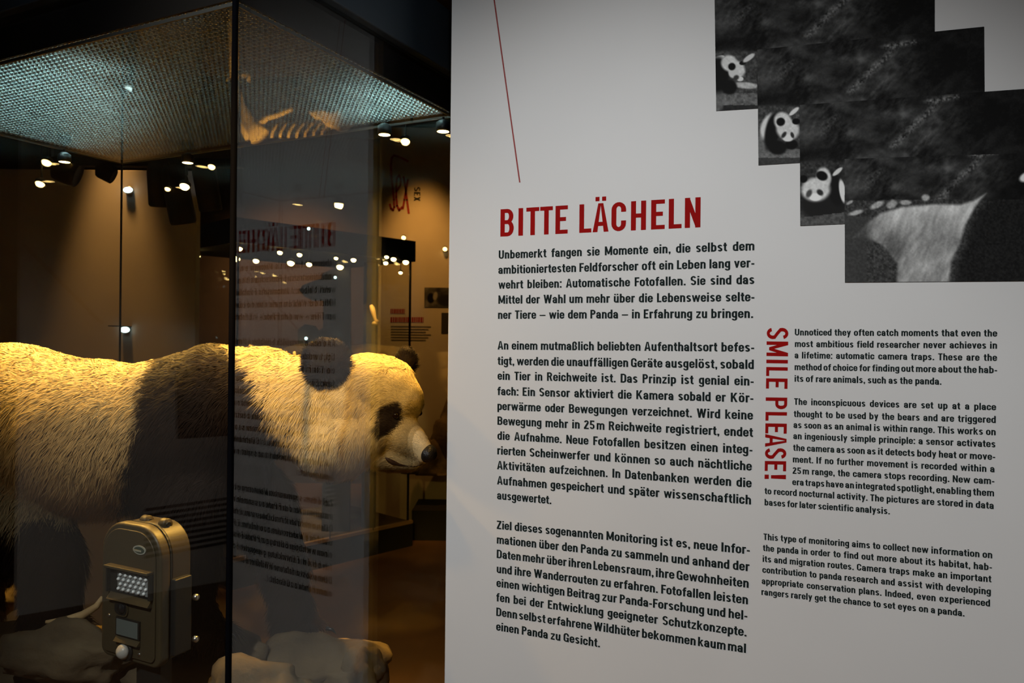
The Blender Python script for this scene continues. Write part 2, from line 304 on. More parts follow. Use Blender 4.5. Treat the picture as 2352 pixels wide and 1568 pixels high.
def glyph(c):
    t, h, X = TS, HS, XH; R = _rect
    if c in 'äöü': P, w = glyph({'ä': 'a', 'ö': 'o', 'ü': 'u'}[c]); return P + _dots(w, .85), w
    if c == 'i': return [R(0, 0, t, X), R(0, .85, t, 1.0)], t
    if c == 'l': return [R(0, 0, t, 1)], t
    if c == 'I': return [R(0, 0, t + .01, 1)], t + .01
    if c == '.': return [R(0, 0, t, .17)], t
    if c == ',': return [R(0, 0, t, .17), [(.05, -.14), (.12, -.14), (t, 0), (.04, 0)]], t
    if c == ':': return [R(0, 0, t, .17), R(0, X - .17, t, X)], t
    if c == '-': return [R(0, .29, .27, .29 + h)], .27
    if c == '–': return [R(0, .33, .62, .33 + h * .8)], .62
    if c == 'n': return [R(0, 0, t, X), R(.49 - t, 0, .49, X - .22)] + _ring(.02, 0, .49, X, 'TL TR', .22), .49
    if c == 'h': return [R(0, 0, t, 1), R(.49 - t, 0, .49, X - .22)] + _ring(.02, 0, .49, X, 'TL TR', .22), .49
    if c == 'm':
        P = [R(0, 0, t, X)]
        for x in (.01, .325): P += _ring(x, 0, x + .46, X, 'TL TR', .20) + [R(x + .46 - t * .95, 0, x + .46, X - .20)]
        return P, .785
    if c == 'u': return [R(.49 - t, 0, .49, X), R(0, .22, t, X)] + _ring(0, 0, .47, X, 'BL BR', .22), .49
    if c == 'r': return [R(0, 0, t, X)] + _arc(.20, X - .22, .17, .22, 60, 180, t * .9, h) + [R(.19, X - h - .012, .345, X)], .345
    if c == 'o': return _ring(0, 0, .51, X), .51
    if c == 'c': return _ring(0, 0, .50, X, 'TL TR BL BR L') + [R(.50 - t, X - .30, .50, X - .24), R(.50 - t, .24, .50, .30)], .50
    if c == 'e': return _ring(0, 0, .50, X, 'TL TR BL BR L') + [R(.50 - t, X * .43, .50, X - .24), R(t * .9, X * .43, .49, X * .43 + h * .75), R(.50 - t, .22, .50, .245)], .50
    if c == 'a': return [R(.48 - t, 0, .48, X - .24)] + _ring(0, 0, .47, X, 'TL TR', .24) + [R(0, X - .26, t, X - .22)] + _ring(0, 0, .44, .46, 'TL TR BL BR L', .20), .48
    if c in 'bp': return [R(0, 0, t, 1) if c == 'b' else R(0, -.26, t, X)] + _ring(0, 0, .50, X), .50
    if c in 'dq': return [R(.50 - t, 0, .50, 1) if c == 'd' else R(.5 - t, -.26, .5, X)] + _ring(0, 0, .50, X), .50
    if c == 'g': return [R(.49 - t, -.06, .49, X)] + _ring(0, .04, .49, X) + _ring(0, -.27, .49, .2, 'BR BL', .2, t, h * .85) + [], .49
    if c == 's': return _ess(.45, X), .45
    if c == 't': return [R(.07, .18, .07 + t, .93), R(0, X - h, .33, X)] + _arc(.26, .19, .19, .19, 180, 270, t, h) + [R(.25, 0, .34, h)], .34
    if c == 'f': return [R(.07, 0, .07 + t, .80), R(0, X - h, .34, X)] + _arc(.27, .79, .20, .21, 90, 180, t, h) + [R(.26, 1 - h, .36, 1)], .36
    if c == 'k': return [R(0, 0, t, 1), [(t, .28), (t, .48), (.30, X), (.50, X)], [(t * 1.05, .40), (.26, .52), (.53, 0), (.33, 0)]], .53
    if c == 'v': return [[(0, X), (t, X), (.33, 0), (.18, 0)], [(.51 - t, X), (.51, X), (.33, 0), (.18, 0)]], .51
    if c == 'w': return [[(0, X), (t * .9, X), (.30, 0), (.15, 0)], [(.31, X), (.47, X), (.30, 0), (.15, 0)], [(.31, X), (.47, X), (.63, 0), (.48, 0)], [(.78 - t * .9, X), (.78, X), (.63, 0), (.48, 0)]], .78
    if c == 'x': return [[(0, X), (t, X), (.50, 0), (.50 - t, 0)], [(.50 - t, X), (.50, X), (t, 0), (0, 0)]], .50
    if c == 'y': return [[(0, X), (t, X), (.34, 0), (.19, .0)], [(.51 - t, X), (.51, X), (.26, -.26), (.09, -.26)]], .51
    if c == 'z': return [R(0, 0, .42, h), R(0, X - h, .42, X), [(0, h), (.16, h), (.42, X - h), (.26, X - h)]], .42
    if c == 'ß': return [R(0, 0, t, .78)] + _arc(.24, .77, .24, .23, 0, 180, t, h) + [R(.48 - t, .64, .48, .77), [(t + .05, .50), (.30, .60), (.48, .70), (.30, .44)]] + _arc(.27, .29, .24, .29, -90, 80, t, h) + [R(.19, 0, .27, h)], .51
    if c == '2': return _arc(.25, .74, .25, .26, 0, 170, t, h) + [R(0, 0, .50, h), [(0, h), (.22, h), (.50, .70), (.50 - t, .74)]], .50
    if c == '5': return [R(.02, .48, t, 1), R(.02, 1 - h, .46, 1)] + _arc(.24, .32, .26, .32, -165, 120, t, h) , .50
    if c == 'D': return [R(0, 0, t, 1), R(t, 1 - h, .30, 1), R(t, 0, .30, h), R(.56 - t, .27, .56, .73)] + _arc(.28, .73, .28, .27, 0, 90, t, h) + _arc(.28, .27, .28, .27, 270, 360, t, h), .56
    if c == 'F': return [R(0, 0, t, 1), R(t, 1 - h, .45, 1), R(t, .44, .41, .44 + h)], .45
    if c == 'G': return _ring(0, 0, .56, 1, 'TL TR BL BR L', .28) + [R(.56 - t, .64, .56, .73), R(.56 - t, 0, .56, .50), R(.30, .50 - h, .56, .50)], .56
    if c == 'K': return [R(0, 0, t, 1), [(t, .34), (t, .60), (.38, 1), (.59, 1)], [(t * 1.05, .50), (.30, .68), (.62, 0), (.41, 0)]], .62
    if c == 'R': return cap_glyph('P', .56, t) + [[(.24, .46), (.42, .48), (.58, 0), (.38, 0)]], .58
    if c == 'U': return _ring(0, 0, .57, 1, 'BL BR', .28) + [R(0, .28, t, 1), R(.57 - t, .28, .57, 1)], .57
    if c == 'W': return [[(0, 1), (t, 1), (.34, 0), (.17, 0)], [(.35, 1), (.53, 1), (.34, 0), (.17, 0)], [(.35, 1), (.53, 1), (.71, 0), (.54, 0)], [(.88 - t, 1), (.88, 1), (.71, 0), (.54, 0)]], .88
    if c == 'Z': return [R(0, 0, .50, h), R(0, 1 - h, .50, 1), [(0, h), (.20, h), (.50, 1 - h), (.30, 1 - h)]], .50
    wd = {'A': .62, 'B': .56, 'C': .55, 'E': .46, 'H': .58, 'L': .43, 'M': .74, 'N': .58, 'P': .54, 'S': .53, 'T': .50, 'X': .55}[c]
    if c == 'S': return _ess(wd, 1), wd
    if c == 'X': return [[(0, 1), (t, 1), (.55, 0), (.55 - t, 0)], [(.55 - t, 1), (.55, 1), (t, 0), (0, 0)]], .55
    return cap_glyph(c, wd, t), wd
_GC = {}
def word_polys(w):
    """(polygons, width) of one word; letters set side by side"""
    x = 0; out = []
    for i, c in enumerate(w):
        if c == '\u2009': x += .10; continue
        if c not in _GC: _GC[c] = glyph(c)
        P, wd = _GC[c]; out += [[(a + x, b) for a, b in p] for p in P]
        nx = w[i + 1] if i + 1 < len(w) else ''
        gap = .100 - (.028 if c in 'oecprtfkvwyTFAPLr,.' else 0) - (.028 if nx and nx in 'oecdgqavwytTA' else 0)
        x += wd + (gap if nx else 0)
    return out, x

# ------------------------------------------------------------------ the big text panel
G_hit = on_plane(931, 784, Vector((-.512, 1.40, EZ)), Vector((-B.y, B.x, 0)))      # where its plane meets the right glass of the case
P0 = Vector((G_hit.x, G_hit.y, 0))
def pp(px, py, off=0.0): return on_plane(px, py, P0 + PN * off, PN)
def pz(px, py):                                       # panel coordinates (s, z) of a place seen in the photograph
    p = pp(px, py); return (p - P0).dot(PD), p.z
def pw(s, z, off): return P0 + PD * s + UP * z + PN * off
s_edge = pz(1029, 784)[0]; s_end = 2.05
panel = thing('text_panel', pw((s_edge + s_end) / 2, 0, 0), 'large off-white wall panel with printed red heading, text columns and photographs', 'panel')
o = G().box(pw(s_edge, 0, -.035), PD * (s_end - s_edge), -PN * -.035, UP * 2.75).build('board', M_board, panel, bevel=.0015)
OFF = .0006
def text_line(txt, x0, y0, x1, y1, cap, sx, name='text_line'):
    s0, z0 = pz(x0, y0); s1, z1 = pz(x1, y1); L = math.hypot(s1 - s0, z1 - z0); ex, ez = (s1 - s0) / L, (z1 - z0) / L
    ws = [word_polys(w) for w in txt.split(' ')]
    wid = [w[1] * cap * sx for w in ws]; gap = (L - sum(wid)) / (len(ws) - 1) if len(ws) > 1 else 0
    fit = 1 if len(ws) > 1 else L / wid[0]; g = G(); x = 0
    for (P, _w), wd in zip(ws, wid):
        for j, p in enumerate(P):
            q = [(a * cap * sx * fit + x, b * cap) for a, b in p]
            g.add([pw(s0 + a * ex - b * ez, z0 + a * ez + b * ex, OFF + j % 12 * .00001) for a, b in q], [tuple(range(len(q)))])
        x += wd + gap
    return g.build(name, M_ink, panel)
def best_sx(lines, cap, gmin):
    r = []
    for t, x0, y0, x1, y1 in lines:
        s0, z0 = pz(x0, y0); s1, z1 = pz(x1, y1); L = math.hypot(s1 - s0, z1 - z0); ws = t.split(' ')
        if len(ws) > 1: r.append((L - (len(ws) - 1) * gmin * cap) / sum(word_polys(w)[1] * cap for w in ws))
    return min(r)
cde = 19.2 / F * (pp(1145, 594).y); cen = 14.9 / F * (pp(1825, 770).y)
sxd, sxe = best_sx(DE, cde, .24), best_sx(EN, cen, .24)

for l in DE: text_line(*l, cde, sxd)
for l in EN: text_line(*l, cen, sxe)

def heading(name, letters, base, top, vert=False):
    """letters: (char, a, b) extents along the line; base(a)/top(a): pixel points on the base line and cap line"""
    g = G()
    for ch, a, b in letters:
        hb = (pp(*top(a)) - pp(*base(a))).length; wb = (pp(*base(b)) - pp(*base(a))).length
        w = wb / hb; O, X, Y = pp(*base(a)), pp(*base(b)) - pp(*base(a)), pp(*top((a + b) / 2)) - pp(*base((a + b) / 2))
        for j, poly in enumerate(cap_glyph(ch, w, .172 if ch != '!' else .1)):
            g.add([O + X * (x / w) + Y * y + PN * (OFF * .2 + j * .00002) for x, y in poly], [tuple(range(len(poly)))])
    return g.build(name, M_red, panel)
def T(a): return 1100 + a / 3.4588
lets = [('B', 170, 277), ('I', 313, 350), ('T', 375, 478), ('T', 485, 586), ('E', 607, 705), ('L', 797, 893), ('Ä', 903, 1030), ('C', 1052, 1168), ('H', 1207, 1327), ('E', 1367, 1476), ('L', 1507, 1610), ('N', 1635, 1760)]
ba = lambda x: (x, 543.3 + (521.9 - 543.3) * (x - 1149.7) / 459.1)
to = lambda x: (x + .6, 480.6 + (452.5 - 480.6) * (x - 1149.7) / 459.1)
heading('heading', [(c, T(a), T(b)) for c, a, b in lets], ba, to)
def S_(a): return 720 + a / 3.2674
lets = [('S', 105, 190), ('M', 208, 318), ('I', 345, 372), ('L', 400, 468), ('E', 485, 562), ('P', 628, 718), ('L', 737, 803), ('E', 823, 898), ('A', 903, 999), ('S', 1008, 1088), ('E', 1105, 1180), ('!', 1207, 1240)]
ba2 = lambda y: (1761.3 - 5.2 * (y - 752) / 347, y); to2 = lambda y: (1811 - 5.8 * (y - 752) / 347, y + .8)
heading('side_heading', [(c, S_(a), S_(b)) for c, a, b in lets], ba2, to2)
g = G(); a0, a1 = pz(1131, -30), pz(1194, 419); wd = .0017
g.add([pw(a0[0] - wd, a0[1], OFF), pw(a1[0] - wd, a1[1], OFF), pw(a1[0] + wd, a1[1], OFF), pw(a0[0] + wd, a0[1], OFF)], [(0, 1, 2, 3)]); g.build('red_line', M_redl, panel)

# the four overlapping black and white photographs printed on it
def lin(v): v = np.clip(np.asarray(v, float) / 255, 0, 1); return np.where(v < .04045, v / 12.92, ((v + .055) / 1.055) ** 2.4)
def vnoise(x, y, seed):
    r = np.random.default_rng(seed).random((64, 64)); xi = np.floor(x).astype(int); yi = np.floor(y).astype(int); fx = x - xi; fy = y - yi
    fx = fx * fx * (3 - 2 * fx); fy = fy * fy * (3 - 2 * fy)
    g_ = lambda a, b: r[a % 64, b % 64]
    return (g_(xi, yi) * (1 - fx) + g_(xi + 1, yi) * fx) * (1 - fy) + (g_(xi, yi + 1) * (1 - fx) + g_(xi + 1, yi + 1) * fx) * fy
def fbm(x, y, seed, oct=4):
    s = 0; a = .5
    for k in range(oct): s = s + a * vnoise(x * 2 ** k, y * 2 ** k, seed + k); a *= .5
    return s / (1 - .5 ** oct)
def sm(e0, e1, x): t = np.clip((x - e0) / (e1 - e0), 0, 1); return t * t * (3 - 2 * t)
def ell(img, X, Y, cx, cy_, rx, ry, ang, g, soft=.2, amt=1):
    a = math.radians(ang); dx, dy = X - cx, Y - cy_; u = (dx * math.cos(a) + dy * math.sin(a)) / rx; v = (-dx * math.sin(a) + dy * math.cos(a)) / ry
    m = (1 - sm(1 - soft, 1 + soft, np.sqrt(u * u + v * v))) * amt; return img * (1 - m) + g * m
def polysd(X, Y, P):
    P = np.array(P, float); d = np.full(X.shape, 1e18); s = np.ones(X.shape)
    for i in range(len(P)):
        a, b = P[i], P[i - 1]; ex, ey = b - a; wx, wy = X - a[0], Y - a[1]; t = np.clip((wx * ex + wy * ey) / (ex * ex + ey * ey), 0, 1)
        bx, by = wx - ex * t, wy - ey * t; d = np.minimum(d, bx * bx + by * by)
        c1, c2, c3 = Y >= a[1], Y < b[1], ex * wy > ey * wx
        s = np.where((c1 & c2 & c3) | (~c1 & ~c2 & ~c3), -s, s)
    return s * np.sqrt(d)
def forest(u, v):
    x, y = u / 60 + .4 * fbm(u / 50, v / 50, 90), v / 60
    g_ = 24 + 46 * np.clip(fbm(x * 1.2, y * 1.8, 5) - .35, 0, 1) * 2.2
    leaf = fbm((u + v) / 9, (u - v) / 22, 17, 3); g_ = g_ + (leaf - .5) * 58 * np.clip(fbm(x, y, 30) - .25, 0, 1) * 1.9
    g_ = g_ * (1 - .62 * sm(260, 430, u)) * (1 - .55 * np.exp(-((v - 118) / 22) ** 2) * (1 - sm(60, 170, u)))
    def streak(x0, y0, x1, y1, w, amp):
        dx, dy = x1 - x0, y1 - y0; L = math.hypot(dx, dy); t = ((u - x0) * dx + (v - y0) * dy) / L; d = np.abs((u - x0) * dy - (v - y0) * dx) / L
        return amp * np.exp(-(d / w) ** 2) * sm(-10, 15, t) * (1 - sm(L - 15, L + 10, t)) * np.clip(fbm(u / 4, v / 4, 44, 2) * 2.2 - .5, 0, 1.5)
    g_ = g_ + streak(206, 112, 318, 14, 9, 46) + streak(285, 10, 370, 2, 6, 62) + streak(40, 72, 90, 30, 16, 22)
    ln = fbm(u / 3, v / 3, 61, 2); return np.clip(g_ + (ln - .5) * 10, 12, 150) + 5 * sm(150, 600, v + u * .3)
def C2(a, b): return 1630 + a / 3.6455, 100 + b / 3.6455
def small(img, X, Y, k):
    U, V_ = (X - 1630) * 3.6455, (Y - 100) * 3.6455
    nz = (fbm(X / 5, Y / 5, 70, 3) - .5); E = lambda i, *a, **q: ell(i, U, V_, *a, **q)
    x0, y0, x1 = {1: (48, 60, 398), 2: (405, 520, 752), 3: (758, 985, 1130)}[k]
    m = sm(y0 - 15, y0 + 20, V_) * (U < x1 + 2)
    im = 55 + nz * 60
    if k == 1:
        im = np.where(V_ > 415, 82 + nz * 70, im); im = np.where(V_ > 515, 35 + nz * 20, im); im = E(im, 300, 350, 110, 26, 4, 150 + nz * 60, soft=.3); im = E(im, 60, 470, 60, 110, 0, 80 + nz * 40)
        im = E(im, 80, 118, 45, 16, -15, 190); im = E(im, 70, 260, 95, 150, 0, 18); im = E(im, 165, 365, 65, 62, 0, 18)
        im = E(im, 165, 165, 70, 66, 30, 178 + nz * 40); im = E(im, 225, 215, 76, 66, 45, 178 + nz * 40); im = E(im, 200, 245, 42, 44, 0, 172); im = E(im, 255, 296, 28, 20, 0, 185)
        im = E(im, 222, 285, 24, 20, -30, 48, soft=.4); im = E(im, 186, 193, 31, 31, 0, 18); im = E(im, 276, 162, 28, 18, -10, 20); im = E(im, 328, 120, 58, 20, -36, 175)
    if k == 2:
        im = np.where(V_ > 880, 85 + nz * 60, im); im = np.where(V_ > 955, 50 + nz * 30, im); im = E(im, 440, 860, 50, 90, -15, 85 + nz * 50)
        im = E(im, 500, 690, 68, 115, 25, 178 + nz * 20); im = E(im, 528, 730, 62, 165, 12, 18); im = E(im, 570, 870, 78, 60, 0, 18); im = E(im, 685, 845, 55, 42, 0, 16)
        im = E(im, 610, 650, 70, 78, -20, 178 + nz * 40); im = E(im, 655, 720, 96, 84, 10, 178 + nz * 40); im = E(im, 655, 790, 46, 30, 0, 188)
        im = E(im, 622, 764, 16, 30, 35, 40, soft=.35); im = E(im, 692, 766, 14, 26, -20, 40, soft=.35); im = E(im, 595, 655, 36, 35, 0, 14); im = E(im, 724, 652, 34, 26, 0, 14); im = E(im, 706, 568, 52, 17, -40, 185)
    if k == 3:
        im = np.where(V_ > 1400, 55 + nz * 40, 42 + nz * 50); im = E(im, 955, 1340, 200, 150, 0, 26); im = E(im, 1045, 1210, 66, 150, -14, 20); im = E(im, 1112, 1235, 26, 98, -9, 190)
        im = E(im, 955, 1120, 62, 84, -10, 175 + nz * 40); im = E(im, 888, 1222, 120, 98, -4, 178 + nz * 40); im = E(im, 885, 1285, 50, 32, 0, 200)
        im = E(im, 832, 1255, 22, 36, 28, 62, soft=.4); im = E(im, 924, 1246, 30, 22, 40, 40, soft=.35); im = E(im, 940, 1107, 50, 38, 25, 14); im = E(im, 785, 1133, 34, 32, 0, 14); im = E(im, 1070, 1072, 52, 17, -40, 180)
        im = np.where(V_ > 1440 - (U - 900) * .12, 66 + nz * 50, im)
    return img * (1 - m) + im * m
def big(img, X, Y):
    U, V_ = (X - 1600) * 2.376, Y * 2.376; nz = fbm(X / 4, Y / 4, 71, 3) - .5
    img = np.where(V_ > 1080 + 20 * fbm(X / 20, Y / 20, 3), 48 + nz * 60, img) * 1.0
    for e in ((985, 1118, 40, 16, -25), (1065, 1115, 30, 20, -30), (1140, 1105, 30, 14, 0), (1250, 1078, 22, 18, 0), (870, 1160, 40, 12, -15), (835, 1105, 20, 8, -30)): img = ell(img, U, V_, *e[:4], e[4], 140 + nz * 60, .4)
    img = np.where((V_ > 1180) & (U < 930), 50 + nz * 20, img)
    P = [(845, 1300), (930, 1215), (1000, 1162), (1120, 1126), (1300, 1110), (1440, 1113), (1510, 1090), (1582, 1053), (1520, 1135), (1470, 1230), (1440, 1330), (1395, 1430), (1368, 1640), (1085, 1640), (1092, 1440), (1010, 1340), (930, 1300)]
    d = polysd(U, V_, P); m = 1 - sm(-16, 8, d)
    st = fbm((U + V_ * .45) / 34, (V_ - U * .3) / 90, 12, 4)
    b = 128 + 40 * (1 - sm(1120, 1300, V_)) + (st - .5) * 90 + nz * 26 - 55 * np.exp(-(((U - 1085) / 70) ** 2 + ((V_ - 1340) / 90) ** 2)) - 60 * (1 - sm(900, 1010, U))
    img = img * (1 - m) + b * m; dk = sm(0, 60, d) * (U > 1380) * sm(900, 1150, V_); img = img * (1 - .55 * dk)
    return ell(img, U, V_, 1800, 965, 40, 24, -25, 205, .3)
M_photo = attr_mat('photo_print', 'tone', .8, .06)
PH = [((1640, -90), (2147, -140), (2147, 224), (1645, 255)), ((1739.5, 114), (2260.5, 61), (2262.5, 348), (1742, 379.5)),
      ((1837, 241), (2480, 195), (2480, 490), (1838, 518.5)), ((1940, 365), (2560, 345), (2560, 643.5), (1940.5, 648.3))]
for k, q in enumerate(PH, 1):
    q = np.array(q, float); nu, nv = int((q[1, 0] - q[0, 0]) / 1.6), int((q[3, 1] - q[0, 1]) / 1.6)
    u, v = np.meshgrid(np.linspace(0, 1, nu), np.linspace(0, 1, nv))
    X = (q[0, 0] * (1 - u) + q[1, 0] * u) * (1 - v) + (q[3, 0] * (1 - u) + q[2, 0] * u) * v
    Y = (q[0, 1] * (1 - u) + q[1, 1] * u) * (1 - v) + (q[3, 1] * (1 - u) + q[2, 1] * u) * v
    lx, ly = {1: (1642, -13), 2: (1740, 115), 3: (1838, 241), 4: (1940, 365)}[k]
    img = forest(X - lx, Y - ly + .06 * (X - lx))
    img = small(img, X, Y, k) if k < 4 else big(img, X, Y)
    tone = lin(img) / lin(172) * .75 + .004
    # pixel -> panel plane, vectorised
    dx = R_.x * (X - CX) / F + U_.x * (CY - Y) / F; dz = R_.z * (X - CX) / F + U_.z * (CY - Y) / F
    p0 = P0 + PN * (OFF + .0003 * k); t = (p0.x * PN.x + p0.y * PN.y) / (dx * PN.x + PN.y)
    co = np.stack([dx * t, t, EZ + dz * t], -1).reshape(-1, 3)
    idx = np.arange(nu * nv).reshape(nv, nu); fc = np.stack([idx[:-1, :-1], idx[1:, :-1], idx[1:, 1:], idx[:-1, 1:]], -1).reshape(-1, 4)
    me = bpy.data.meshes.new('photo_print'); me.vertices.add(len(co)); me.vertices.foreach_set('co', co.ravel())
    me.loops.add(fc.size); me.loops.foreach_set('vertex_index', fc.ravel()); me.polygons.add(len(fc))
    me.polygons.foreach_set('loop_start', np.arange(0, fc.size, 4)); me.update(calc_edges=True)
    ca = me.color_attributes.new('tone', 'FLOAT_COLOR', 'POINT'); cc = np.ones((nu * nv, 4)); cc[:, :3] = tone.reshape(-1, 1) * np.array([.98, 1, .99]); ca.data.foreach_set('color', cc.ravel())
    me.materials.append(M_photo); o = link('photo_print', me, panel)
    o['label'] = ['black and white photograph with a panda walking to the right, top left step', 'black and white photograph with a panda turning its head, second step', 'black and white photograph with a panda facing front, third step', 'black and white photograph of a panda close up, lowest and largest'][k - 1]

# ------------------------------------------------------------------ the panda's glass case
N = Vector((-.512, 1.40, 0)); LA, LB = 1.39, .80; HC = EZ + .628
def cs(a, b, z): return N + A * a + B * b + UP * z
ZD = .45; ZG = HC + .085; TH = .008
case = thing('display_case', cs(LA / 2, LB / 2, 0), 'tall glass display case with lit silver grid ceiling, around the stuffed panda', 'display case')
G().box(cs(-.02, -.02, 0), A * (LA + .04), B * (LB + .04), UP * (ZD - .03)).build('plinth', M_bluebk, case, bevel=.003)
G().box(cs(0, 0, ZD - .03), A * LA, B * LB, UP * .03).build('deck', M_earth, case)
def pane(a0, b0, da, db, lab):
    v = G().box(cs(a0, b0, ZD + .0), A * da, B * db, UP * (ZG - ZD)).build('glass_pane', M_glass, case); v['label'] = lab
pane(TH + .001, 0, LA - .002 - 2 * TH, TH, 'clear left front pane'); pane(0, TH + .001, TH, LB - .002 - 2 * TH, 'clear right front pane beside the text panel')
pane(TH + .001, LB - TH, LA - .002 - 2 * TH, TH, 'clear rear pane'); pane(LA - TH, TH + .001, TH, LB - .002 - 2 * TH, 'clear left rear pane')
# black joints with a polished rim where panes meet
def joint(a, b, w, m, nm): return G().box(cs(a, b, ZD), A * w, B * w, UP * (ZG - ZD)).build(nm, m, case, bevel=w * .3)
joint(-.001, -.001, .0098, M_joint, 'corner_joint'); joint(LA - .006, LB - .006, .006, M_black, 'corner_joint'); joint(-.001, LB - .007, .007, M_black, 'corner_joint'); joint(LA - .007, -.001, .007, M_black, 'corner_joint')
# lid
lid = G().box(cs(-.02, -.02, ZG), A * (LA + .04), B * (LB + .04), UP * .165).build('lid', M_bluebk, case, bevel=.004)
# light box: four sides and top inside
g = G()
for (a, b, x, y) in ((.012, .012, LA - .024, .006), (.012, LB - .018, LA - .024, .006)): g.box(cs(a, b, HC), A * x, B * y, UP * .085)
for (a, b, x, y) in ((.012, .018, .006, LB - .036), (LA - .018, .018, .006, LB - .036)): g.box(cs(a, b, HC), A * x, B * y, UP * .085)
g.build('light_box_side', M_boxside, case)
G().box(cs(.02, .02, HC + .078), A * (LA - .04), B * (LB - .04), UP * .005).build('light_box_reflector', M_boxin, case)
# louvre: crossing wedge strips with a boss on every crossing
SP = .0153; g = G(); in0 = .02
def wedge(o, d, n, h=.011, wb=.0013, wt=.0004):
    g.add([o - n * wb, o + n * wb, o + n * wt + UP * h, o - n * wt + UP * h, o + d - n * wb, o + d + n * wb, o + d + n * wt + UP * h, o + d - n * wt + UP * h],
          [(0, 1, 5, 4), (1, 2, 6, 5), (3, 0, 4, 7), (2, 3, 7, 6)])
scallop(M_chrome, SP, N.dot(A) + in0, N.dot(B) + in0)
na, nb = int((LA - 2 * in0) / SP), int((LB - 2 * in0) / SP)
for i in range(na + 1): wedge(cs(in0 + i * SP, in0, HC), B * (nb * SP), A)
for j in range(nb + 1): wedge(cs(in0, in0 + j * SP, HC), A * (na * SP), B)
tag(g.build('louvre_grid', M_chrome, case), kind='stuff')
g = G(); r = .0044
for i in range(na + 1):
    for j in range(nb + 1):
        c = cs(in0 + i * SP, in0 + j * SP, HC - .0004); q = [c + A * r, c + B * r, c - A * r, c - B * r]; k = .55
        q2 = [c - UP * r * 1.0 + (x - c) * k for x in q]
        g.add(q + q2, [(0, 1, 5, 4), (1, 2, 6, 5), (2, 3, 7, 6), (3, 0, 4, 7), (4, 5, 6, 7)])
tag(g.build('louvre_boss', M_boss, case, smooth=False), kind='stuff')
G().box(cs(.012, .012, HC - .012), A * (LA - .024), B * (LB - .024), UP * .004).build('ceiling_pane', M_glass2, case)
g = G()
for (a, b, x, y) in ((.009, .009, LA - .018, .004), (.009, LB - .013, LA - .018, .004), (.009, .013, .004, LB - .026), (LA - .013, .013, .004, LB - .026)): g.box(cs(a, b, HC - .0135), A * x, B * y, UP * .007)
g.build('louvre_edge', M_edged, case)
for a, b0, b1 in ((1.34, .04, .62), (1.22, .04, .62), (1.10, .04, .58), (.98, .04, .52), (.86, .04, .44), (.74, .04, .34), (.60, .06, .20), (.05, .50, .76), (.15, .55, .76), (.26, .64, .76)):
    G().tube([cs(a, b0, HC + .055), cs(a, b1, HC + .055)], .009, 10).build('fluorescent_tube', M_tube, case)
# warm spot lamps hanging at the rear edge of the ceiling, inside the case
def plane_pt(px, py, p, n): return on_plane(px, py, p, n)
spots = [(883, 306, 'b'), (431, 371, 'b'), (148, 369, 'a')]
labs = ['warm round spot lamp under the grid ceiling above the panda head', 'warm round spot lamp under the grid ceiling near its rear corner', 'warm round spot lamp under the grid ceiling at far left']
lamp_hot = []
def ceiling_lamp(p, lab, m=M_warm, r=.016, grp=None, top=None, nm='spot_lamp'):
    t = thing(nm, p, lab, 'lamp', grp)
    tp = (top if top else HC - .015) - p.z
    G().lathe(p, UP, [(r * 1.12, -.0045), (r * 1.25, .001), (r * 1.2, .02), (r * .5, .028)], 18).build('housing', M_black, t, smooth=True); hs_ = COL.objects[-1]
    G().lathe(p, UP, [(r * .3, -.0047), (r * .8, -.0046), (r * 1.02, -.0046), (r * 1.0, .001)], 18).build('lamp_or_glint_glass', m, hs_, smooth=True)
    if tp > .026: G().lathe(p, UP, [(.004, .026), (.004, tp)], 8).build('stem', M_black, t)
    return t
for (px, py, f), lb in zip(spots, labs):
    p = plane_pt(px, py, cs(0, LB - .035, 0), B) if f == 'b' else plane_pt(px, py, cs(LA - .035, 0, 0), A)
    ceiling_lamp(p, lb); lamp_hot.append(p)
WC = (1, .53, .085)
tgt = [Vector((-.40, 2.02, 1.35)), Vector((-.85, 2.1, 1.2)), Vector((-1.15, 2.05, 1.2))]
for p, t_, e in zip(lamp_hot, tgt, (80, 66, 66)):
    light('lamp_light', 'SPOT', p - UP * .012, t_, e, WC, spot_size=math.radians(105), spot_blend=.7, shadow_soft_size=.012)
# unseen lamps added out of view for more warm light on the panda
for a, b, e, t_ in ((.03, .77, 52, (-.45, 1.95, 1.35)), (1.20, .10, 46, (-1.1, 2.1, 1.25)), (1.02, .05, 26, (-.75, 2.0, 1.3))):
    p = cs(a, b, HC - .05); ceiling_lamp(p, {.03: 'added unseen warm lamp at the right corner of the case ceiling', 1.20: 'added unseen warm lamp over the left end of the case', 1.02: 'added unseen warm lamp above the front left pane'}[a])
    light('lamp_light', 'SPOT', p - UP * .012, t_, e, WC, spot_size=math.radians(100), spot_blend=.7, shadow_soft_size=.012)  # light of the added unseen lamps
# ------------------------------------------------------------------ the stuffed panda
PX = 2.03 / F                     # metres per photo pixel at the animal's depth
def PW(px, py, dd=0.0): return np.array(at(px, py, 2.03 + dd))
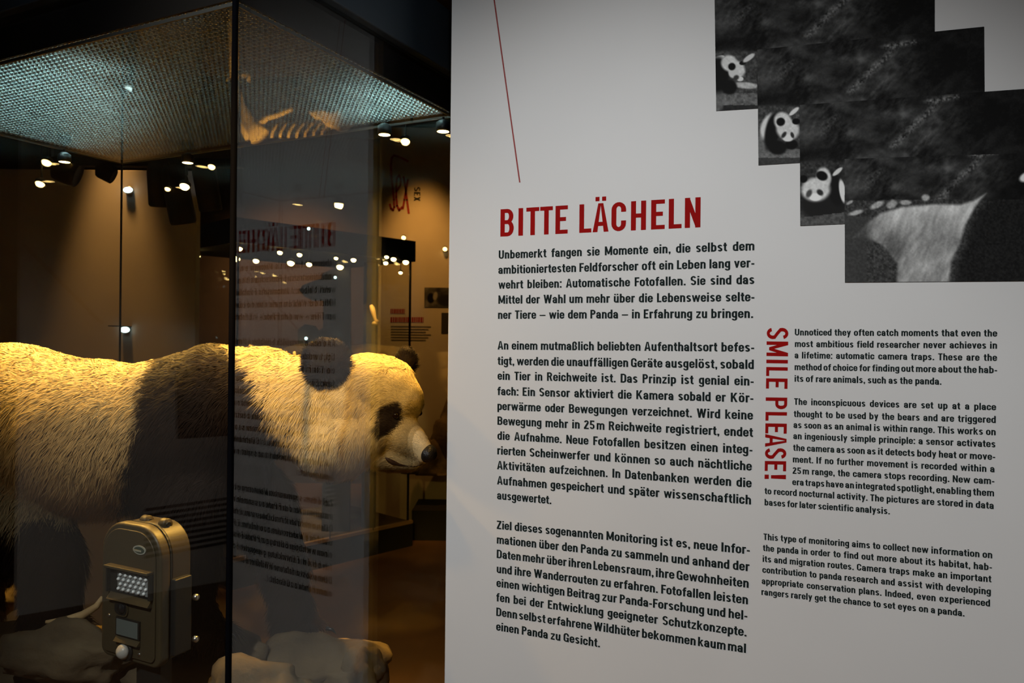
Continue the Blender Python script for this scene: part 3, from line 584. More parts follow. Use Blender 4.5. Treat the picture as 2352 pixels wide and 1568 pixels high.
# ellipsoids: px, py, depth offset (m), half sizes px, px, m, tilt in the picture plane (deg, clockwise), yaw (deg)
EL = [(20, 985, .02, 235, 212, .25, 0, 0), (215, 1000, .02, 250, 190, .25, 6, 0), (400, 985, .02, 180, 180, .225, 0, 0), (492, 965, .02, 150, 190, .205, 0, 0),
      (600, 925, .015, 140, 142, .165, 12, 0), (710, 930, -.01, 110, 128, .145, 10, 0), (470, 1120, 0, 150, 120, .19, 0, 0)]
HD = [(828, 930, -.02, 104, 118, .125, 0, 0), (890, 915, -.03, 72, 92, .105, 20, 0), (925, 935, -.035, 44, 66, .075, 25, 0), (815, 1005, -.045, 72, 78, .135, 0, 0), (870, 985, -.05, 62, 70, .10, 0, 0),
      (925, 1002, -.05, 54, 52, .068, 38, 0), (955, 1024, -.055, 42, 38, .048, 38, 0), (974, 1042, -.058, 26, 24, .036, 30, 0), (926, 1063, -.05, 52, 26, .047, 6, 0), (950, 925, -.018, 26, 34, .055, 0, 0), (893, 1046, -.05, 48, 38, .058, 20, 0), (865, 880, -.03, 85, 72, .115, 15, 0), (770, 1010, -.03, 90, 86, .13, 0, 0)]
EARN = (749, 830, -.125, 53, 50, .034, -10, 10); EARF = (930, 836, .085, 31, 42, .030, 15, 0)
EL += [(60, 1180, -.10, 100, 130, .10, 0, 0), (120, 1300, -.11, 76, 120, .085, 0, 0), (118, 1400, -.115, 62, 70, .075, 0, 0), (132, 1440, -.13, 74, 28, .07, 0, 0),
       (-40, 1250, .14, 80, 150, .085, 0, 0), (-45, 1400, .15, 62, 80, .075, 0, 0),
       (430, 1200, -.09, 92, 140, .09, 0, 0), (430, 1320, -.10, 72, 120, .078, 3, 0), (440, 1420, -.105, 62, 60, .07, 0, 0), (470, 1448, -.12, 76, 28, .065, 0, 0),
       (600, 1160, .10, 95, 130, .09, -18, 0), (650, 1290, .10, 68, 120, .075, -12, 0), (672, 1395, .10, 58, 55, .068, 0, 0), (690, 1432, .09, 62, 30, .06, 0, 0)]
def rotm(tilt, yaw):
    t, y = math.radians(tilt), math.radians(yaw)
    Rt = np.array([[math.cos(t), 0, math.sin(t)], [0, 1, 0], [-math.sin(t), 0, math.cos(t)]])
    Ry = np.array([[math.cos(y), -math.sin(y), 0], [math.sin(y), math.cos(y), 0], [0, 0, 1]])
    return Ry @ Rt
def ell_d(P, e, grow=0):
    c = PW(e[0], e[1], e[2]); r = np.array([e[3] * PX, e[5], e[4] * PX]) + grow
    q = (P - c) @ rotm(e[6], e[7]); k0 = np.sqrt(((q / r) ** 2).sum(-1)); k1 = np.sqrt(((q / r ** 2) ** 2).sum(-1)) + 1e-9
    return k0 * (k0 - 1) / k1
def smin(a, b, k): h = np.clip(.5 + .5 * (b - a) / k, 0, 1); return b * (1 - h) + a * h - k * h * (1 - h)
def field(P):
    d = None
    for e in EL:
        x = ell_d(P, e, -.018); d = x if d is None else smin(d, x, .045)
    hd = None
    for e in HD:
        x = ell_d(P, e, -.009); hd = x if hd is None else smin(hd, x, .022)
    d = smin(d, hd, .035)
    # eye sockets and mouth cleft
    for (px, py, dd, r) in ((905, 958, -.148, .020), (968, 950, -.012, .013)):
        c = PW(px, py, dd); s_ = r - np.sqrt(((P - c) ** 2).sum(-1)); d = -smin(-d, -s_, .010)
    for e in (EARN, EARF): d = smin(d, ell_d(P, e, -.010), .010)
    return d
def surface_nets(lo, hi, h, f):
    n = np.ceil((hi - lo) / h).astype(int) + 1
    ax = [lo[i] + h * np.arange(n[i]) for i in range(3)]; D = np.empty(n)
    for i in range(0, n[0], 16):
        X, Y, Z = np.meshgrid(ax[0][i:i + 16], ax[1], ax[2], indexing='ij'); D[i:i + 16] = f(np.stack([X, Y, Z], -1))
    S = D < 0; c = [(i, j, k) for i in (0, 1) for j in (0, 1) for k in (0, 1)]
    sub = lambda A_, o: A_[o[0]:n[0] - 1 + o[0], o[1]:n[1] - 1 + o[1], o[2]:n[2] - 1 + o[2]]
    cnt = sum(sub(S, o).astype(int) for o in c); act = (cnt > 0) & (cnt < 8); ids = -np.ones(act.shape, int); w = np.argwhere(act); ids[act] = np.arange(len(w))
    acc = np.zeros((len(w), 3)); num = np.zeros(len(w)); wi = tuple(w.T)
    for a in c:
        for ax_ in range(3):
            if a[ax_]: continue
            b = list(a); b[ax_] = 1
            da, db = sub(D, a)[wi], sub(D, b)[wi]; m = (da < 0) != (db < 0); t = np.where(m, da / np.where(m, da - db, 1), 0)
            p = np.tile(np.array(a, float), (len(w), 1)); p[:, ax_] += t; acc[m] += p[m]; num[m] += 1
    V = lo + (w + acc / num[:, None]) * h; Q = []
    for ax_ in range(3):
        o1, o2 = [(1, 2), (2, 0), (0, 1)][ax_]; s0 = [slice(1, n[i] - 1) for i in range(3)]; s1 = list(s0)
        s0[ax_] = slice(0, n[ax_] - 1); s1[ax_] = slice(1, n[ax_]); a_, b_ = S[tuple(s0)], S[tuple(s1)]
        off = np.array([x.start for x in s0])
        for m, flip in ((a_ & ~b_, False), (~a_ & b_, True)):
            g_ = np.argwhere(m) + off; q = []
            for u, v in ((0, 0), (1, 0), (1, 1), (0, 1)):
                t = g_.copy(); t[:, o1] -= u; t[:, o2] -= v; q.append(ids[tuple(t.T)])
            q = np.stack(q, 1); Q.append(q[:, ::-1] if flip else q)
    return V, np.concatenate(Q)
lo_ = np.array([-1.82, 1.66, .66]); hi_ = np.array([-.15, 2.42, 1.60])
V, Q = surface_nets(lo_, hi_, .009, field)
def grad(P, e=.004):
    return np.stack([field(P + np.eye(3)[i] * e) - field(P - np.eye(3)[i] * e) for i in range(3)], -1)
def unit(v): return v / (np.linalg.norm(v, axis=-1, keepdims=True) + 1e-9)
for _ in range(2): d_ = field(V); V = V - unit(grad(V)) * d_[:, None] * .7
VN = unit(grad(V))
# coat: black shoulder band, legs, ears, eye patches; all else cream
def pix(P):                       # photo pixel of the animal's side view (depth of its mid plane)
    d_ = np.minimum(P[..., 1], 2.03); rx = P[..., 0] / d_; rz = (P[..., 2] - EZ) / d_
    return CX + F * (rx * _c + rz * _s), CY - F * (-rx * _s + rz * _c)
BAND = [(392, 700), (478, 700), (494, 768), (528, 802), (560, 835), (600, 885), (625, 940), (648, 1000), (690, 1060), (742, 1095), (850, 1180), (820, 1600), (300, 1600), (262, 1250), (283, 1110), (308, 1030), (326, 960), (336, 880), (358, 825), (385, 790)]
HIND = [(-400, 1260), (-40, 1215), (40, 1190), (110, 1175), (190, 1205), (225, 1600), (-400, 1600)]
PATN = [(880, 933), (918, 924), (927, 942), (928, 965), (915, 985), (897, 1000), (877, 1000), (866, 985), (872, 962)]
def coat(P, jit=None):
    u, v = pix(P); dy = P[..., 1] - 2.03; n = (fbm(u / 14 + 40, v / 14 + 40, 3, 3) - .5) * 26
    if jit is not None: n = n + jit
    blk = np.minimum(polysd(u, v, BAND), polysd(u, v, HIND)) + n
    b = 1 - sm(-9, 9, blk)
    for e in (EARN, EARF):
        b = np.maximum(b, 1 - sm(.004, .013, ell_d(P, e, -.004)))
    b = np.maximum(b, (1 - sm(-4, 4, polysd(u, v, PATN) + n * .12)) * (dy < -.03))
    b = np.maximum(b, (1 - sm(.85, 1.15, np.sqrt(((u - 966) / 12) ** 2 + ((v - 951) / 17) ** 2))) * (dy > -.035))
    cream = np.array([.84, .645, .335]); dirt = fbm(u / 26, v / 26, 8, 4)
    base = cream * (.72 + .36 * dirt)[..., None]
    belly_shade = np.clip(sm(1090, 1230, v) * (u < 400), 0, 1)[..., None] * .35; base = base * (1 - belly_shade)  # shade under the belly, darkened into the coat colour
    for (a_, b_, rx, ry, s_) in ((188, 829, 34, 8, .7), (845, 900, 16, 14, .35), (830, 940, 18, 9, .3), (538, 800, 12, 5, .4)):      # worn darker spots in the coat
        base = base * (1 - s_ * np.exp(-(((u - a_) / rx) ** 2 + ((v - b_) / ry) ** 2)))[..., None]
    black = np.array([.020, .0125, .010]) * (.6 + .9 * dirt)[..., None]
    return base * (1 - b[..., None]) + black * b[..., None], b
panda = thing('stuffed_panda', PW(350, 1466, 0), 'stuffed giant panda walking on rocks inside the glass case, facing right', 'panda')
panda.location = tuple(PW(350, 1466, 0))
me = bpy.data.meshes.new('body'); me.from_pydata(V.tolist(), [], Q.tolist()); me.update(); me.polygons.foreach_set('use_smooth', [True] * len(me.polygons))
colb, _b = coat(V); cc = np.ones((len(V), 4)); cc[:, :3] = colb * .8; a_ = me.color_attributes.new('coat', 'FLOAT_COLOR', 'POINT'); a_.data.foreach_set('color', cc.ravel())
M_body = attr_mat('panda_skin', 'coat', .8, .1); me.materials.append(M_body); link('body', me, panda)
# fur: flat tapering strands, rooted all over the body
tri = np.concatenate([Q[:, [0, 1, 2]], Q[:, [0, 2, 3]]]); pa, pb, pc = V[tri[:, 0]], V[tri[:, 1]], V[tri[:, 2]]
ar = np.linalg.norm(np.cross(pb - pa, pc - pa), axis=1) / 2; cen = (pa + pb + pc) / 3; cu, cv = pix(cen)
headw = np.clip(sm(640, 780, cu) * (cv < 1120), 0, 1); wgt = ar * (1 + 1.7 * headw) * np.where(cen[:, 1] > 2.13, .5, 1.0)
NH = 270000; ti = rng.choice(len(tri), NH, p=wgt / wgt.sum()); r1, r2 = np.sqrt(rng.random(NH)), rng.random(NH)
w0, w1, w2 = 1 - r1, r1 * (1 - r2), r1 * r2
RP = pa[ti] * w0[:, None] + pb[ti] * w1[:, None] + pc[ti] * w2[:, None]
RN = unit(VN[tri[ti, 0]] * w0[:, None] + VN[tri[ti, 1]] * w1[:, None] + VN[tri[ti, 2]] * w2[:, None])
u, v = pix(RP); hw = sm(690, 790, u) * (v < 1120); face = sm(860, 905, u) * (v < 1120) * (v > 850)
muz = sm(905, 935, u) * sm(955, 985, v) * (v < 1120)
earn = ell_d(RP, EARN, 0) < .004; earf = ell_d(RP, EARF, 0) < .004; ear = earn | earf
flow = np.stack([-np.ones(NH), np.zeros(NH), -.25 - .85 * sm(820, 1050, v)], -1)
flow[:, 2] -= 1.1 * sm(1050, 1200, v)
neck = sm(560, 700, u) * (1 - sm(820, 880, u)) * (v < 1130); flow[:, 2] -= neck * .8 * sm(860, 980, v)
fd = np.stack([-.75 * np.ones(NH), np.zeros(NH), .55 * np.ones(NH)], -1); flow = flow * (1 - face[:, None]) + fd * face[:, None]
c_e = np.where(earn[:, None], PW(752, 850, -.11), PW(928, 850, .085)); out_e = unit(RP - c_e); flow = np.where(ear[:, None], out_e, flow)
cl = np.stack([fbm(u / 9 + k * 7, v / 9 + RP[:, 1] * 20, 50 + k, 3) - .5 for k in range(3)], -1)
flow = unit(flow) + cl * np.where(face > .3, .6, 1.5)[:, None] + rng.normal(0, .16, (NH, 3))
tan_ = unit(flow - RN * (flow * RN).sum(-1, keepdims=True))
lift = (.26 + .35 * (fbm(u / 12, v / 12, 21, 2) - .5)) * (1 - .45 * face) + .35 * ear; dirv = unit(tan_ + RN * lift[:, None] + np.where(ear[:, None], out_e * .8, 0))
ln = .030 * (1 - hw) + .020 * hw; ln = ln * (1 - .40 * face); ln = ln * (1 - .35 * muz); ln = np.where(ear, .021, ln)
ln = ln * (1 + .45 * sm(1050, 1150, v)) * (.7 + .6 * rng.random(NH)) * (.75 + .5 * fbm(u / 16, v / 16, 33, 2))
cheek = sm(770, 800, u) * (1 - sm(850, 870, u)) * sm(985, 1040, v) * (v < 1120); ln = ln * (1 + .5 * cheek)
nose_c = PW(984, 1042, -.066); nk = np.linalg.norm((RP - nose_c) / np.array([.026, .045, .026]), axis=1) > 1
keep = nk; RP, RN, dirv, tan_, ln, u, v = RP[keep], RN[keep], dirv[keep], tan_[keep], ln[keep], u[keep], v[keep]; NH = len(RP)
side = unit(np.cross(dirv, RN) + RN * rng.normal(0, .25, (NH, 1))); wd = (.0011 * (1 - .35 * sm(700, 850, u)) * (.8 + .4 * rng.random(NH)))[:, None]
droop = np.array([0, 0, -1.0]) * (ln * .25)[:, None]
p0 = RP - RN * .002; p1 = RP + dirv * (ln * .5)[:, None]; p2 = RP + (dirv * .82 + tan_ * .28) * ln[:, None] + droop
FV = np.stack([p0 - side * wd, p0 + side * wd, p1 - side * wd * .8, p1 + side * wd * .8, p2], 1).reshape(-1, 3)
b0 = (np.arange(NH) * 5)[:, None]
FT = np.stack([b0 + [0, 1, 3], b0 + [0, 3, 2], b0 + [2, 3, 4]], 1).reshape(-1, 3)
me = bpy.data.meshes.new('fur'); me.vertices.add(len(FV)); me.vertices.foreach_set('co', FV.ravel().astype('f4')); me.loops.add(FT.size); me.loops.foreach_set('vertex_index', FT.ravel().astype('i4'))
me.polygons.add(len(FT)); me.polygons.foreach_set('loop_start', np.arange(0, FT.size, 3, dtype='i4')); me.update(calc_edges=True)
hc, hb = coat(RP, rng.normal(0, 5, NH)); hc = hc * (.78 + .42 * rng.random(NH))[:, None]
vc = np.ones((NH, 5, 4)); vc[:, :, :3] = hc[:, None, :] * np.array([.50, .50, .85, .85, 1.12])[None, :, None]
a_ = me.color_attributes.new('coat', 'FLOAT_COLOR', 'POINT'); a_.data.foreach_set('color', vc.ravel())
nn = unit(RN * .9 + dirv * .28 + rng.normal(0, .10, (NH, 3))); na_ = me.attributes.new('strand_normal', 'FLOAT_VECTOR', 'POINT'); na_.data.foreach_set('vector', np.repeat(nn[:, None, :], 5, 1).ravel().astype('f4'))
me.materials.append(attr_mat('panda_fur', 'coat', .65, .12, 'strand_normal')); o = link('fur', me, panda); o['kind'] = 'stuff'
# eyes, nose, mouth
M_eye = mat('glass_eye', (.010, .004, .003), .08, spec=.6); M_nose = mat('black_nose', (.006, .005, .005), .38, bump=.3, bscale=300)
def raysurf(px, py):              # first point of the body met along a line of sight
    d = np.array(ray(px, py)); t = 1.5; p = np.array(EYE)
    for _ in range(120):
        q = p + d * t; f_ = field(q[None])[0]
        if f_ < .0008: break
        t += max(f_ * .6, .001)
    return Vector(p + d * t)
def ball(name, c, rx, ry, rz, m, rot=(0, 0, 0), n=16, lab=None):
    vs, fs = [], []
    for i in range(n + 1):
        for k in range(2 * n):
            a, b = math.pi * i / n, math.pi * k / n; vs.append((rx * math.sin(a) * math.cos(b), ry * math.sin(a) * math.sin(b), rz * math.cos(a)))
    for i in range(n):
        for k in range(2 * n):
            a, b = i * 2 * n + k, i * 2 * n + (k + 1) % (2 * n); fs.append((a, a + 2 * n, b + 2 * n, b))
    from mathutils import Euler
    Rm = Euler([math.radians(x) for x in rot]).to_matrix(); c = Vector(c)
    o = mk(name, [Rm @ Vector(p) + c for p in vs], fs, m, panda, True)
    if lab: o['label'] = lab
    return o
e1 = raysurf(908, 954); ball('eye', e1 + Vector((0, .004, 0)), .0095, .0095, .0095, M_eye); ball('eye', PW(963, 948, -.022), .008, .008, .008, M_eye)
nc = PW(983, 1041, -.062)
ball('nose', nc, .024, .036, .0235, M_nose, (0, 28, 0))
vs = []
mp = [raysurf(x, y) for x, y in ((882, 1047), (892, 1056), (903, 1062), (918, 1067), (934, 1070), (950, 1071), (962, 1069), (970, 1066))]
G().tube([p + Vector((0, .001, 0)) for p in mp], [.0015, .0055, .0060, .0035, .0020, .0018, .0015, .001], 8).build('mouth', mat('mouth_brown', (.05, .022, .012), .6), panda, smooth=True)
for bx, by, dd in ((505, 1452, -.14), (150, 1446, -.16), (735, 1438, .08)):
    for k in range(5):
        c = PW(bx + 14, by + 4, dd + .02 + (k - 2) * .024)
        G().tube([c, c + Vector((.018, 0, -.004)), c + Vector((.028, 0, -.016))], [.006, .0045, .001], 6).build('claw', M_black, panda, smooth=True)

# ------------------------------------------------------------------ rocks on the deck
def rock(name, c, r, seed, label, m=M_rock, amp=.28, sub=4, parent=None, flat=.8):
    import bmesh
    from mathutils import noise
    bm = bmesh.new(); bmesh.ops.create_icosphere(bm, subdivisions=sub, radius=1); off = Vector((seed * 7.3, seed * 3.1, seed))
    for v_ in bm.verts:
        n = noise.fractal(v_.co * 1.6 + off, 1, 2, 5) * amp + noise.noise(v_.co * .9 + off) * .25
        q = v_.co * (1 + n); v_.co = Vector((q.x * r[0], q.y * r[1], q.z * r[2]))
        zmin = ZD + .004 - c[2]
        if v_.co.z < zmin: v_.co.z = zmin
    me = bpy.data.meshes.new(name); bm.to_mesh(me); bm.free(); me.materials.append(m); me.polygons.foreach_set('use_smooth', [True] * len(me.polygons))
    o = link(name, me, parent)
    if parent is None: o.location = c; tag(o, label, 'rock')
    else: o.location = Vector(c) - parent.location; o.matrix_parent_inverse = Matrix()
    return o
rock('rock', PW(60, 1532, -.02), (.30, .17, .075), 1, 'broad low rock under the hind legs of the panda')
rock('rock', PW(480, 1562, -.06), (.24, .13, .10), 2, 'wide brown rock under the front paw of the panda')
rock('rock', PW(715, 1538, .03), (.18, .16, .085), 3, 'long pale rock under the far front paw, near the right pane')
rock('rock', PW(-12, 1345, .26), (.10, .09, .075), 4, 'rounded rock lit from above behind the hind leg')
rock('rock', PW(270, 1560, .10), (.20, .2, .09), 5, 'low rounded rock between the front and hind legs')
rock('rock', at(150, 1500, 1.84), (.16, .06, .07), 6, 'small earthy rock close to the left front pane')
rock('rock', at(585, 1600, 1.72), (.12, .08, .08), 7, 'brown stone close to the corner of the two front panes')
rock('rock', at(838, 1590, 2.0), (.06, .06, .11), 8, 'pointed stone beside the right pane, rightmost in the case')
o = G().tube([PW(105, 1428, -.20), PW(150, 1424, -.19), PW(190, 1412, -.18), PW(222, 1392, -.17), PW(236, 1370, -.16)], [.004, .009, .010, .008, .005], 8).build('branch', M_bone, smooth=True); tag(o, 'thin curved branch lit orange beside the camera trap', 'branch')

# ------------------------------------------------------------------ the camera trap on its post
TX, TN = -A, -B                    # its right and its front
TP = at(300, 1370, 1.62)
trap = thing('camera_trap', Vector((TP.x, TP.y, ZD)), 'olive plastic wildlife camera trap on a dark post inside the case', 'camera')
def tl(px, py, w=0.0):             # place on the front plane (w metres behind it) seen at a pixel
    p0 = TP + B * w; return on_plane(px, py, p0, B)
def luv(p): q = p - TP; return q.dot(TX), q.z
def tw(u_, z_, w=0.0): return TP + TX * u_ + UP * z_ + B * w
uL, zb = luv(tl(229, 1484)); uR, _z = luv(tl(366, 1400)); _u, zt = luv(tl(330, 1209)); _u, zbot = luv(tl(300, 1522))
def rr(u0, z0, u1, z1, rad, n=7, radb=None):
    pts = []; radb = rad if radb is None else radb
    for cx_, cz_, a0, r_ in ((u1 - rad, z1 - rad, 0, rad), (u0 + rad, z1 - rad, 90, rad), (u0 + radb, z0 + radb, 180, radb), (u1 - radb, z0 + radb, 270, radb)):
        for k in range(n + 1): a = math.radians(a0 + 90 * k / n); pts.append((cx_ + r_ * math.cos(a), cz_ + r_ * math.sin(a)))
    return pts
W_ = uR - uL
G().prism([tw(a, b, .032) for a, b in rr(uL + .004, zbot + .006, uR - .004, zt - .002, .062, 8, .02)], B * .05).build('back_shell', M_trap, trap, bevel=.004, seg=3)
G().prism([tw(a, b, .002) for a, b in rr(uL, zbot, uR, zt, .066, 8, .022)], B * .026).build('front_shell', M_trap, trap, bevel=.006, seg=3)
G().prism([tw(a, b, .0285) for a, b in rr(uL + .002, zbot + .003, uR - .002, zt - .001, .064, 8, .02)], B * .0033).build('gasket', M_trapd, trap)
G().prism([tw(a, b, -.002) for a, b in rr(uL + .012, zbot + .012, uR - .012, zt - .012, .056, 8, .014)], B * .005).build('face_plate', M_trap, trap, bevel=.0015)
def quad_uv(x0, y0, x1, y1): a = luv(tl(x0, y0)); b = luv(tl(x1, y1)); return a[0], b[1], b[0], a[1]
# flash window under its hood
u0, z0, u1, z1 = *luv(tl(257, 1350)), *luv(tl(352, 1312)); z0 -= .004; z1 = luv(tl(257, 1298))[1]
g = G(); g.box(tw(u0 - .004, z1, -.018), TX * (u1 - u0 + .008), UP * .006, B * .018); g.build('hood', M_trap, trap, bevel=.0015)
for uu in (u0 - .004, u1 - .001): G().box(tw(uu, z0, -.012), TX * .005, UP * (z1 - z0), B * .010).build('window_side', M_trapd, trap)
g = G(); g.add([tw(u0, z0, -.002), tw(u1, z0, -.002), tw(u1, z0 - .014, -.014), tw(u0, z0 - .014, -.014), tw(u0, z0 - .018, -.002), tw(u1, z0 - .018, -.002)], [(0, 1, 2, 3), (3, 2, 5, 4), (0, 3, 4), (1, 5, 2)]); g.build('lower_lip', M_trap, trap)
G().box(tw(u0 + .001, z0, -.0045), TX * (u1 - u0 - .002), UP * (z1 - z0), B * .002).build('flash_recess', M_trapd, trap)
fu0, fu1 = u0 + .026, u1 - .008; fz0, fz1 = z0 + .005, z1 - .007
G().box(tw(fu0, fz0, -.006), TX * (fu1 - fu0), UP * (fz1 - fz0), B * .0012).build('flash_window', mat('flash_grey', (.20, .21, .21), .25, spec=.6), trap); fw_ = COL.objects[-1]
M_led = mat('led_lens', (.75, .78, .78), .15, spec=.9)
for i in range(6):
    for j in range(4):
        c = tw(fu0 + (i + .3 + .4 * (j % 2)) / 6 * (fu1 - fu0), fz0 + (j + .5) / 4 * (fz1 - fz0), -.006); G().lathe(c, -B, [(.0040, 0), (.0038, .002), (.0026, .004), (.0009, .005)], 10).build('led', M_led, fw_, smooth=True)
# lens, display, motion sensor, badge
def disc(name, px, py, ru, rz, m, w0, dep, n=28, rnd=2.0):
    cu_, cz_ = luv(tl(px, py)); pts = []
    for k in range(n):
        a = 2 * math.pi * k / n; ca, sa = math.cos(a), math.sin(a); pts.append(tw(cu_ + ru * math.copysign(abs(ca) ** (2 / rnd), ca), cz_ + rz * math.copysign(abs(sa) ** (2 / rnd), sa), w0))
    return G().prism(pts, B * dep).build(name, m, trap)
disc('lens_ring', 282, 1396, .0215, .0165, M_trap, -.005, .0035, rnd=3); disc('lens_recess', 282, 1395, .0185, .0135, M_trapd, -.0062, .0014, rnd=3)
G().lathe(tw(*luv(tl(285, 1395)), -.0062), -B, [(.011, 0), (.0105, .002), (.006, .003), (.002, .0035)], 20).build('lens', mat('lens_glass', (.015, .016, .018), .1, spec=.7), trap, smooth=True)
cu_, cz_ = luv(tl(298, 1441)); du, dz = .033, .0165
G().box(tw(cu_ - du - .004, cz_ - dz - .003, -.006), TX * (2 * du + .008), UP * (2 * dz + .006), B * .004).build('display_frame', M_trapd, trap); df_ = COL.objects[-1]
G().box(tw(cu_ - du, cz_ - dz, -.0072), TX * (2 * du), UP * (2 * dz), B * .0012).build('display', mat('lcd', (.115, .135, .125), .3), df_)
g = G(); q = [(cu_ - du - .004, cz_ - dz - .003), (cu_ + du + .004, cz_ - dz - .003)]
g.add([tw(q[0][0], q[0][1], -.002), tw(q[1][0], q[0][1], -.002), tw(q[1][0], q[0][1] - .011, -.012), tw(q[0][0], q[0][1] - .011, -.012), tw(q[0][0], q[0][1] - .014, -.002), tw(q[1][0], q[0][1] - .014, -.002)], [(0, 1, 2, 3), (3, 2, 5, 4), (0, 3, 4), (1, 5, 2)]); g.build('display_lip', M_trap, trap)
p_ = tw(*luv(tl(291, 1493)), -.002)
G().lathe(p_, -B, [(.0225, 0), (.022, .004), (.019, .005)], 28).build('sensor_ring', M_trapd, trap, smooth=True)
G().lathe(p_, -B, [(.0165, .004), (.0155, .010), (.012, .015), (.006, .0185), (.001, .0195)], 28).build('sensor_lens', mat('sensor_white', (.42, .40, .36), .35), trap, smooth=True)
disc('badge', 323, 1262, .0195, .0095, mat('badge_silver', (.34, .34, .28), .3), -.0035, .0016); bg_ = COL.objects[-1]; disc('badge_band', 323, 1262, .0155, .0068, mat('badge_green', (.05, .065, .05), .4), -.0042, .0008)
G().box(tw(*luv(tl(310, 1263.5)), -.0047), TX * .025, UP * .0038, B * .0006).build('badge_stripe', mat('badge_stripe', (.30, .29, .22), .4), bg_)
for px, py in ((332, 1206), (375, 1216)):
    c = tw(*luv(tl(px, py, .045)), .045); c = tw(luv(c)[0], zt - .004, .05)
    G().lathe(c, TX, [(.0115, -.009), (.0125, -.007), (.0125, .007), (.0115, .009)], 18).build('hinge_knob', M_trap, trap, smooth=True); G().lathe(c + TX * .0095, TX, [(.006, 0), (.005, .002)], 12).build('hinge_pin', M_trapd, trap)
G().box(tw(uR - .006, zbot + .02, .030), TX * .016, UP * ((zt - zbot) * .55), B * .044).build('side_latch', M_trapd, trap, bevel=.003)
for dz_ in (.13, .04): G().lathe(tw(uR + .006, zbot + dz_, .083), TX, [(.006, 0), (.007, .002), (.007, .009), (.004, .011)], 12).build('strap_screw', M_edge, trap, smooth=True)
G().box(tw((uL + uR) / 2 - .012, ZD - TP.z, .028), TX * .075, UP * (zbot - (ZD - TP.z) + .004), B * .03).build('post', M_trapd, trap, bevel=.002)
for px, py in ((253, 1412), (322, 1502)):
    G().lathe(tw(*luv(tl(px, py)), -.002), -B, [(.0045, 0), (.0035, .0018), (.001, .002)], 10).build('screw', M_edge, trap, smooth=True)

# ------------------------------------------------------------------ beyond the case: wall panel at left
D1 = 3.72; x0_, x1_ = at(-420, 784, D1).x, at(448, 784, D1).x
wp = thing('wall_panel', ((x0_ + x1_) / 2, D1, 0), 'tall pale wall panel behind the rear pane, lit by a warm glow', 'panel')
G().box((x0_, D1, 0), (x1_ - x0_, 0, 0), (0, .05, 0), (0, 0, at(400, 392, D1).z)).build('board', M_board2, wp, bevel=.002)
# ceiling track with black spotlights
def spotlight(pts_track, px, py, D, L, r, tilt, lab):
    """a cylinder lamp head on a yoke; pixel = middle of the head"""
    p = at(px, py, D); t = thing('track_spotlight', (p.x, p.y, p.z), lab, 'spotlight'); ax = Vector((math.sin(tilt), .25, -math.cos(tilt))).normalized()
    G().lathe(p - ax * L / 2, ax, [(r * .55, 0), (r * .9, L * .1), (r, L * .25), (r, L * .96), (r * .9, L), (r * .85, L * .985)], 20).build('lamp_head', M_matblack, t, smooth=True)
    top = TRK_Z(p.x)
    G().tube([p - ax * L * .2, Vector((p.x, p.y, max(p.z + .04, top - .05))), Vector((p.x, p.y, top))], .012, 8).build('yoke', M_matblack, t)
    G().box((p.x - .035, p.y - .02, top - .03), (.07, 0, 0), (0, .04, 0), (0, 0, .03)).build('adapter', M_matblack, t)
    return t
DT = 3.25; zt_ = at(400, 384, DT).z
TRK_Z = lambda x: zt_
tr = G().box((at(90, 384, DT).x, DT - .02, zt_), (at(560, 384, DT).x - at(90, 384, DT).x, 0, 0), (0, .04, 0), (0, 0, .035)).build('light_track', M_matblack); tag(tr, 'black lighting track behind the rear corner of the case', 'track')
G().box((at(110, 384, DT).x, DT - .01, zt_ + .035), (.02, 0, 0), (0, .02, 0), (0, 0, H - zt_ - .035)).build('track_hanger', M_matblack, tr); G().box((at(540, 384, DT).x, DT - .01, zt_ + .035), (.02, 0, 0), (0, .02, 0), (0, 0, H - zt_ - .035)).build('track_hanger', M_matblack, tr)
spotlight(0, 408, 446, DT, .25, .054, .12, 'black track spotlight hanging lowest, fourth from the left'); spotlight(0, 368, 422, DT, .19, .050, -.05, 'short black track spotlight, third from the left')
spotlight(0, 474, 425, DT, .22, .048, .10, 'black track spotlight nearest the corner joint of the case'); spotlight(0, 152, 392, DT, .10, .055, 1.2, 'black spotlight lying sideways, leftmost on the track'); spotlight(0, 243, 396, DT, .07, .035, 1.1, 'small black spotlight left of the rear case corner')
# lamp reflections in the glass, built as small glowing lamps on added cords
def reflected_lamp(px, py, D, r, m, lab, grp=None, nm='reflected_lamp', face=True):
    p = at(px, py, D); t = thing(nm, (p.x, p.y, p.z), lab, 'lamp', grp); ax = (Vector((0, -.55, -1)) if face else Vector((0, -1, -.5))).normalized()
    G().lathe(p, -ax, [(r * 1.2, 0), (r * 1.2, r * .8), (r * .6, r * 1.4)], 14).build('housing', M_matblack, t, smooth=True)
    G().lathe(p, ax, [(r, 0), (r * .8, r * .45), (r * .3, r * .7)], 14).build('glint_glow', m, t, smooth=True)
    return t
for px, py, r, m in ((107, 373, .018, M_warm2), (92, 422, .017, M_warm2), (486, 383, .014, M_warm2), (424, 428, .018, M_warm), (385, 434, .011, M_warm2)):
    t = reflected_lamp(px, py, 3.0, r, m, {107: 'small warm lamp reflection left of the rear case corner', 92: 'small warm lamp reflection low at far left', 486: 'small warm lamp reflection beside the black spotlights, right', 424: 'bright small warm lamp reflection in front of the lowest spotlight', 385: 'faint orange lamp reflection between the black spotlights'}[px])
    z0 = t.location.z; G().tube([(t.location.x, t.location.y + .01, z0 + r), (t.location.x, t.location.y + .01, H)], .003, 6).build('added_cord', M_matblack, t)

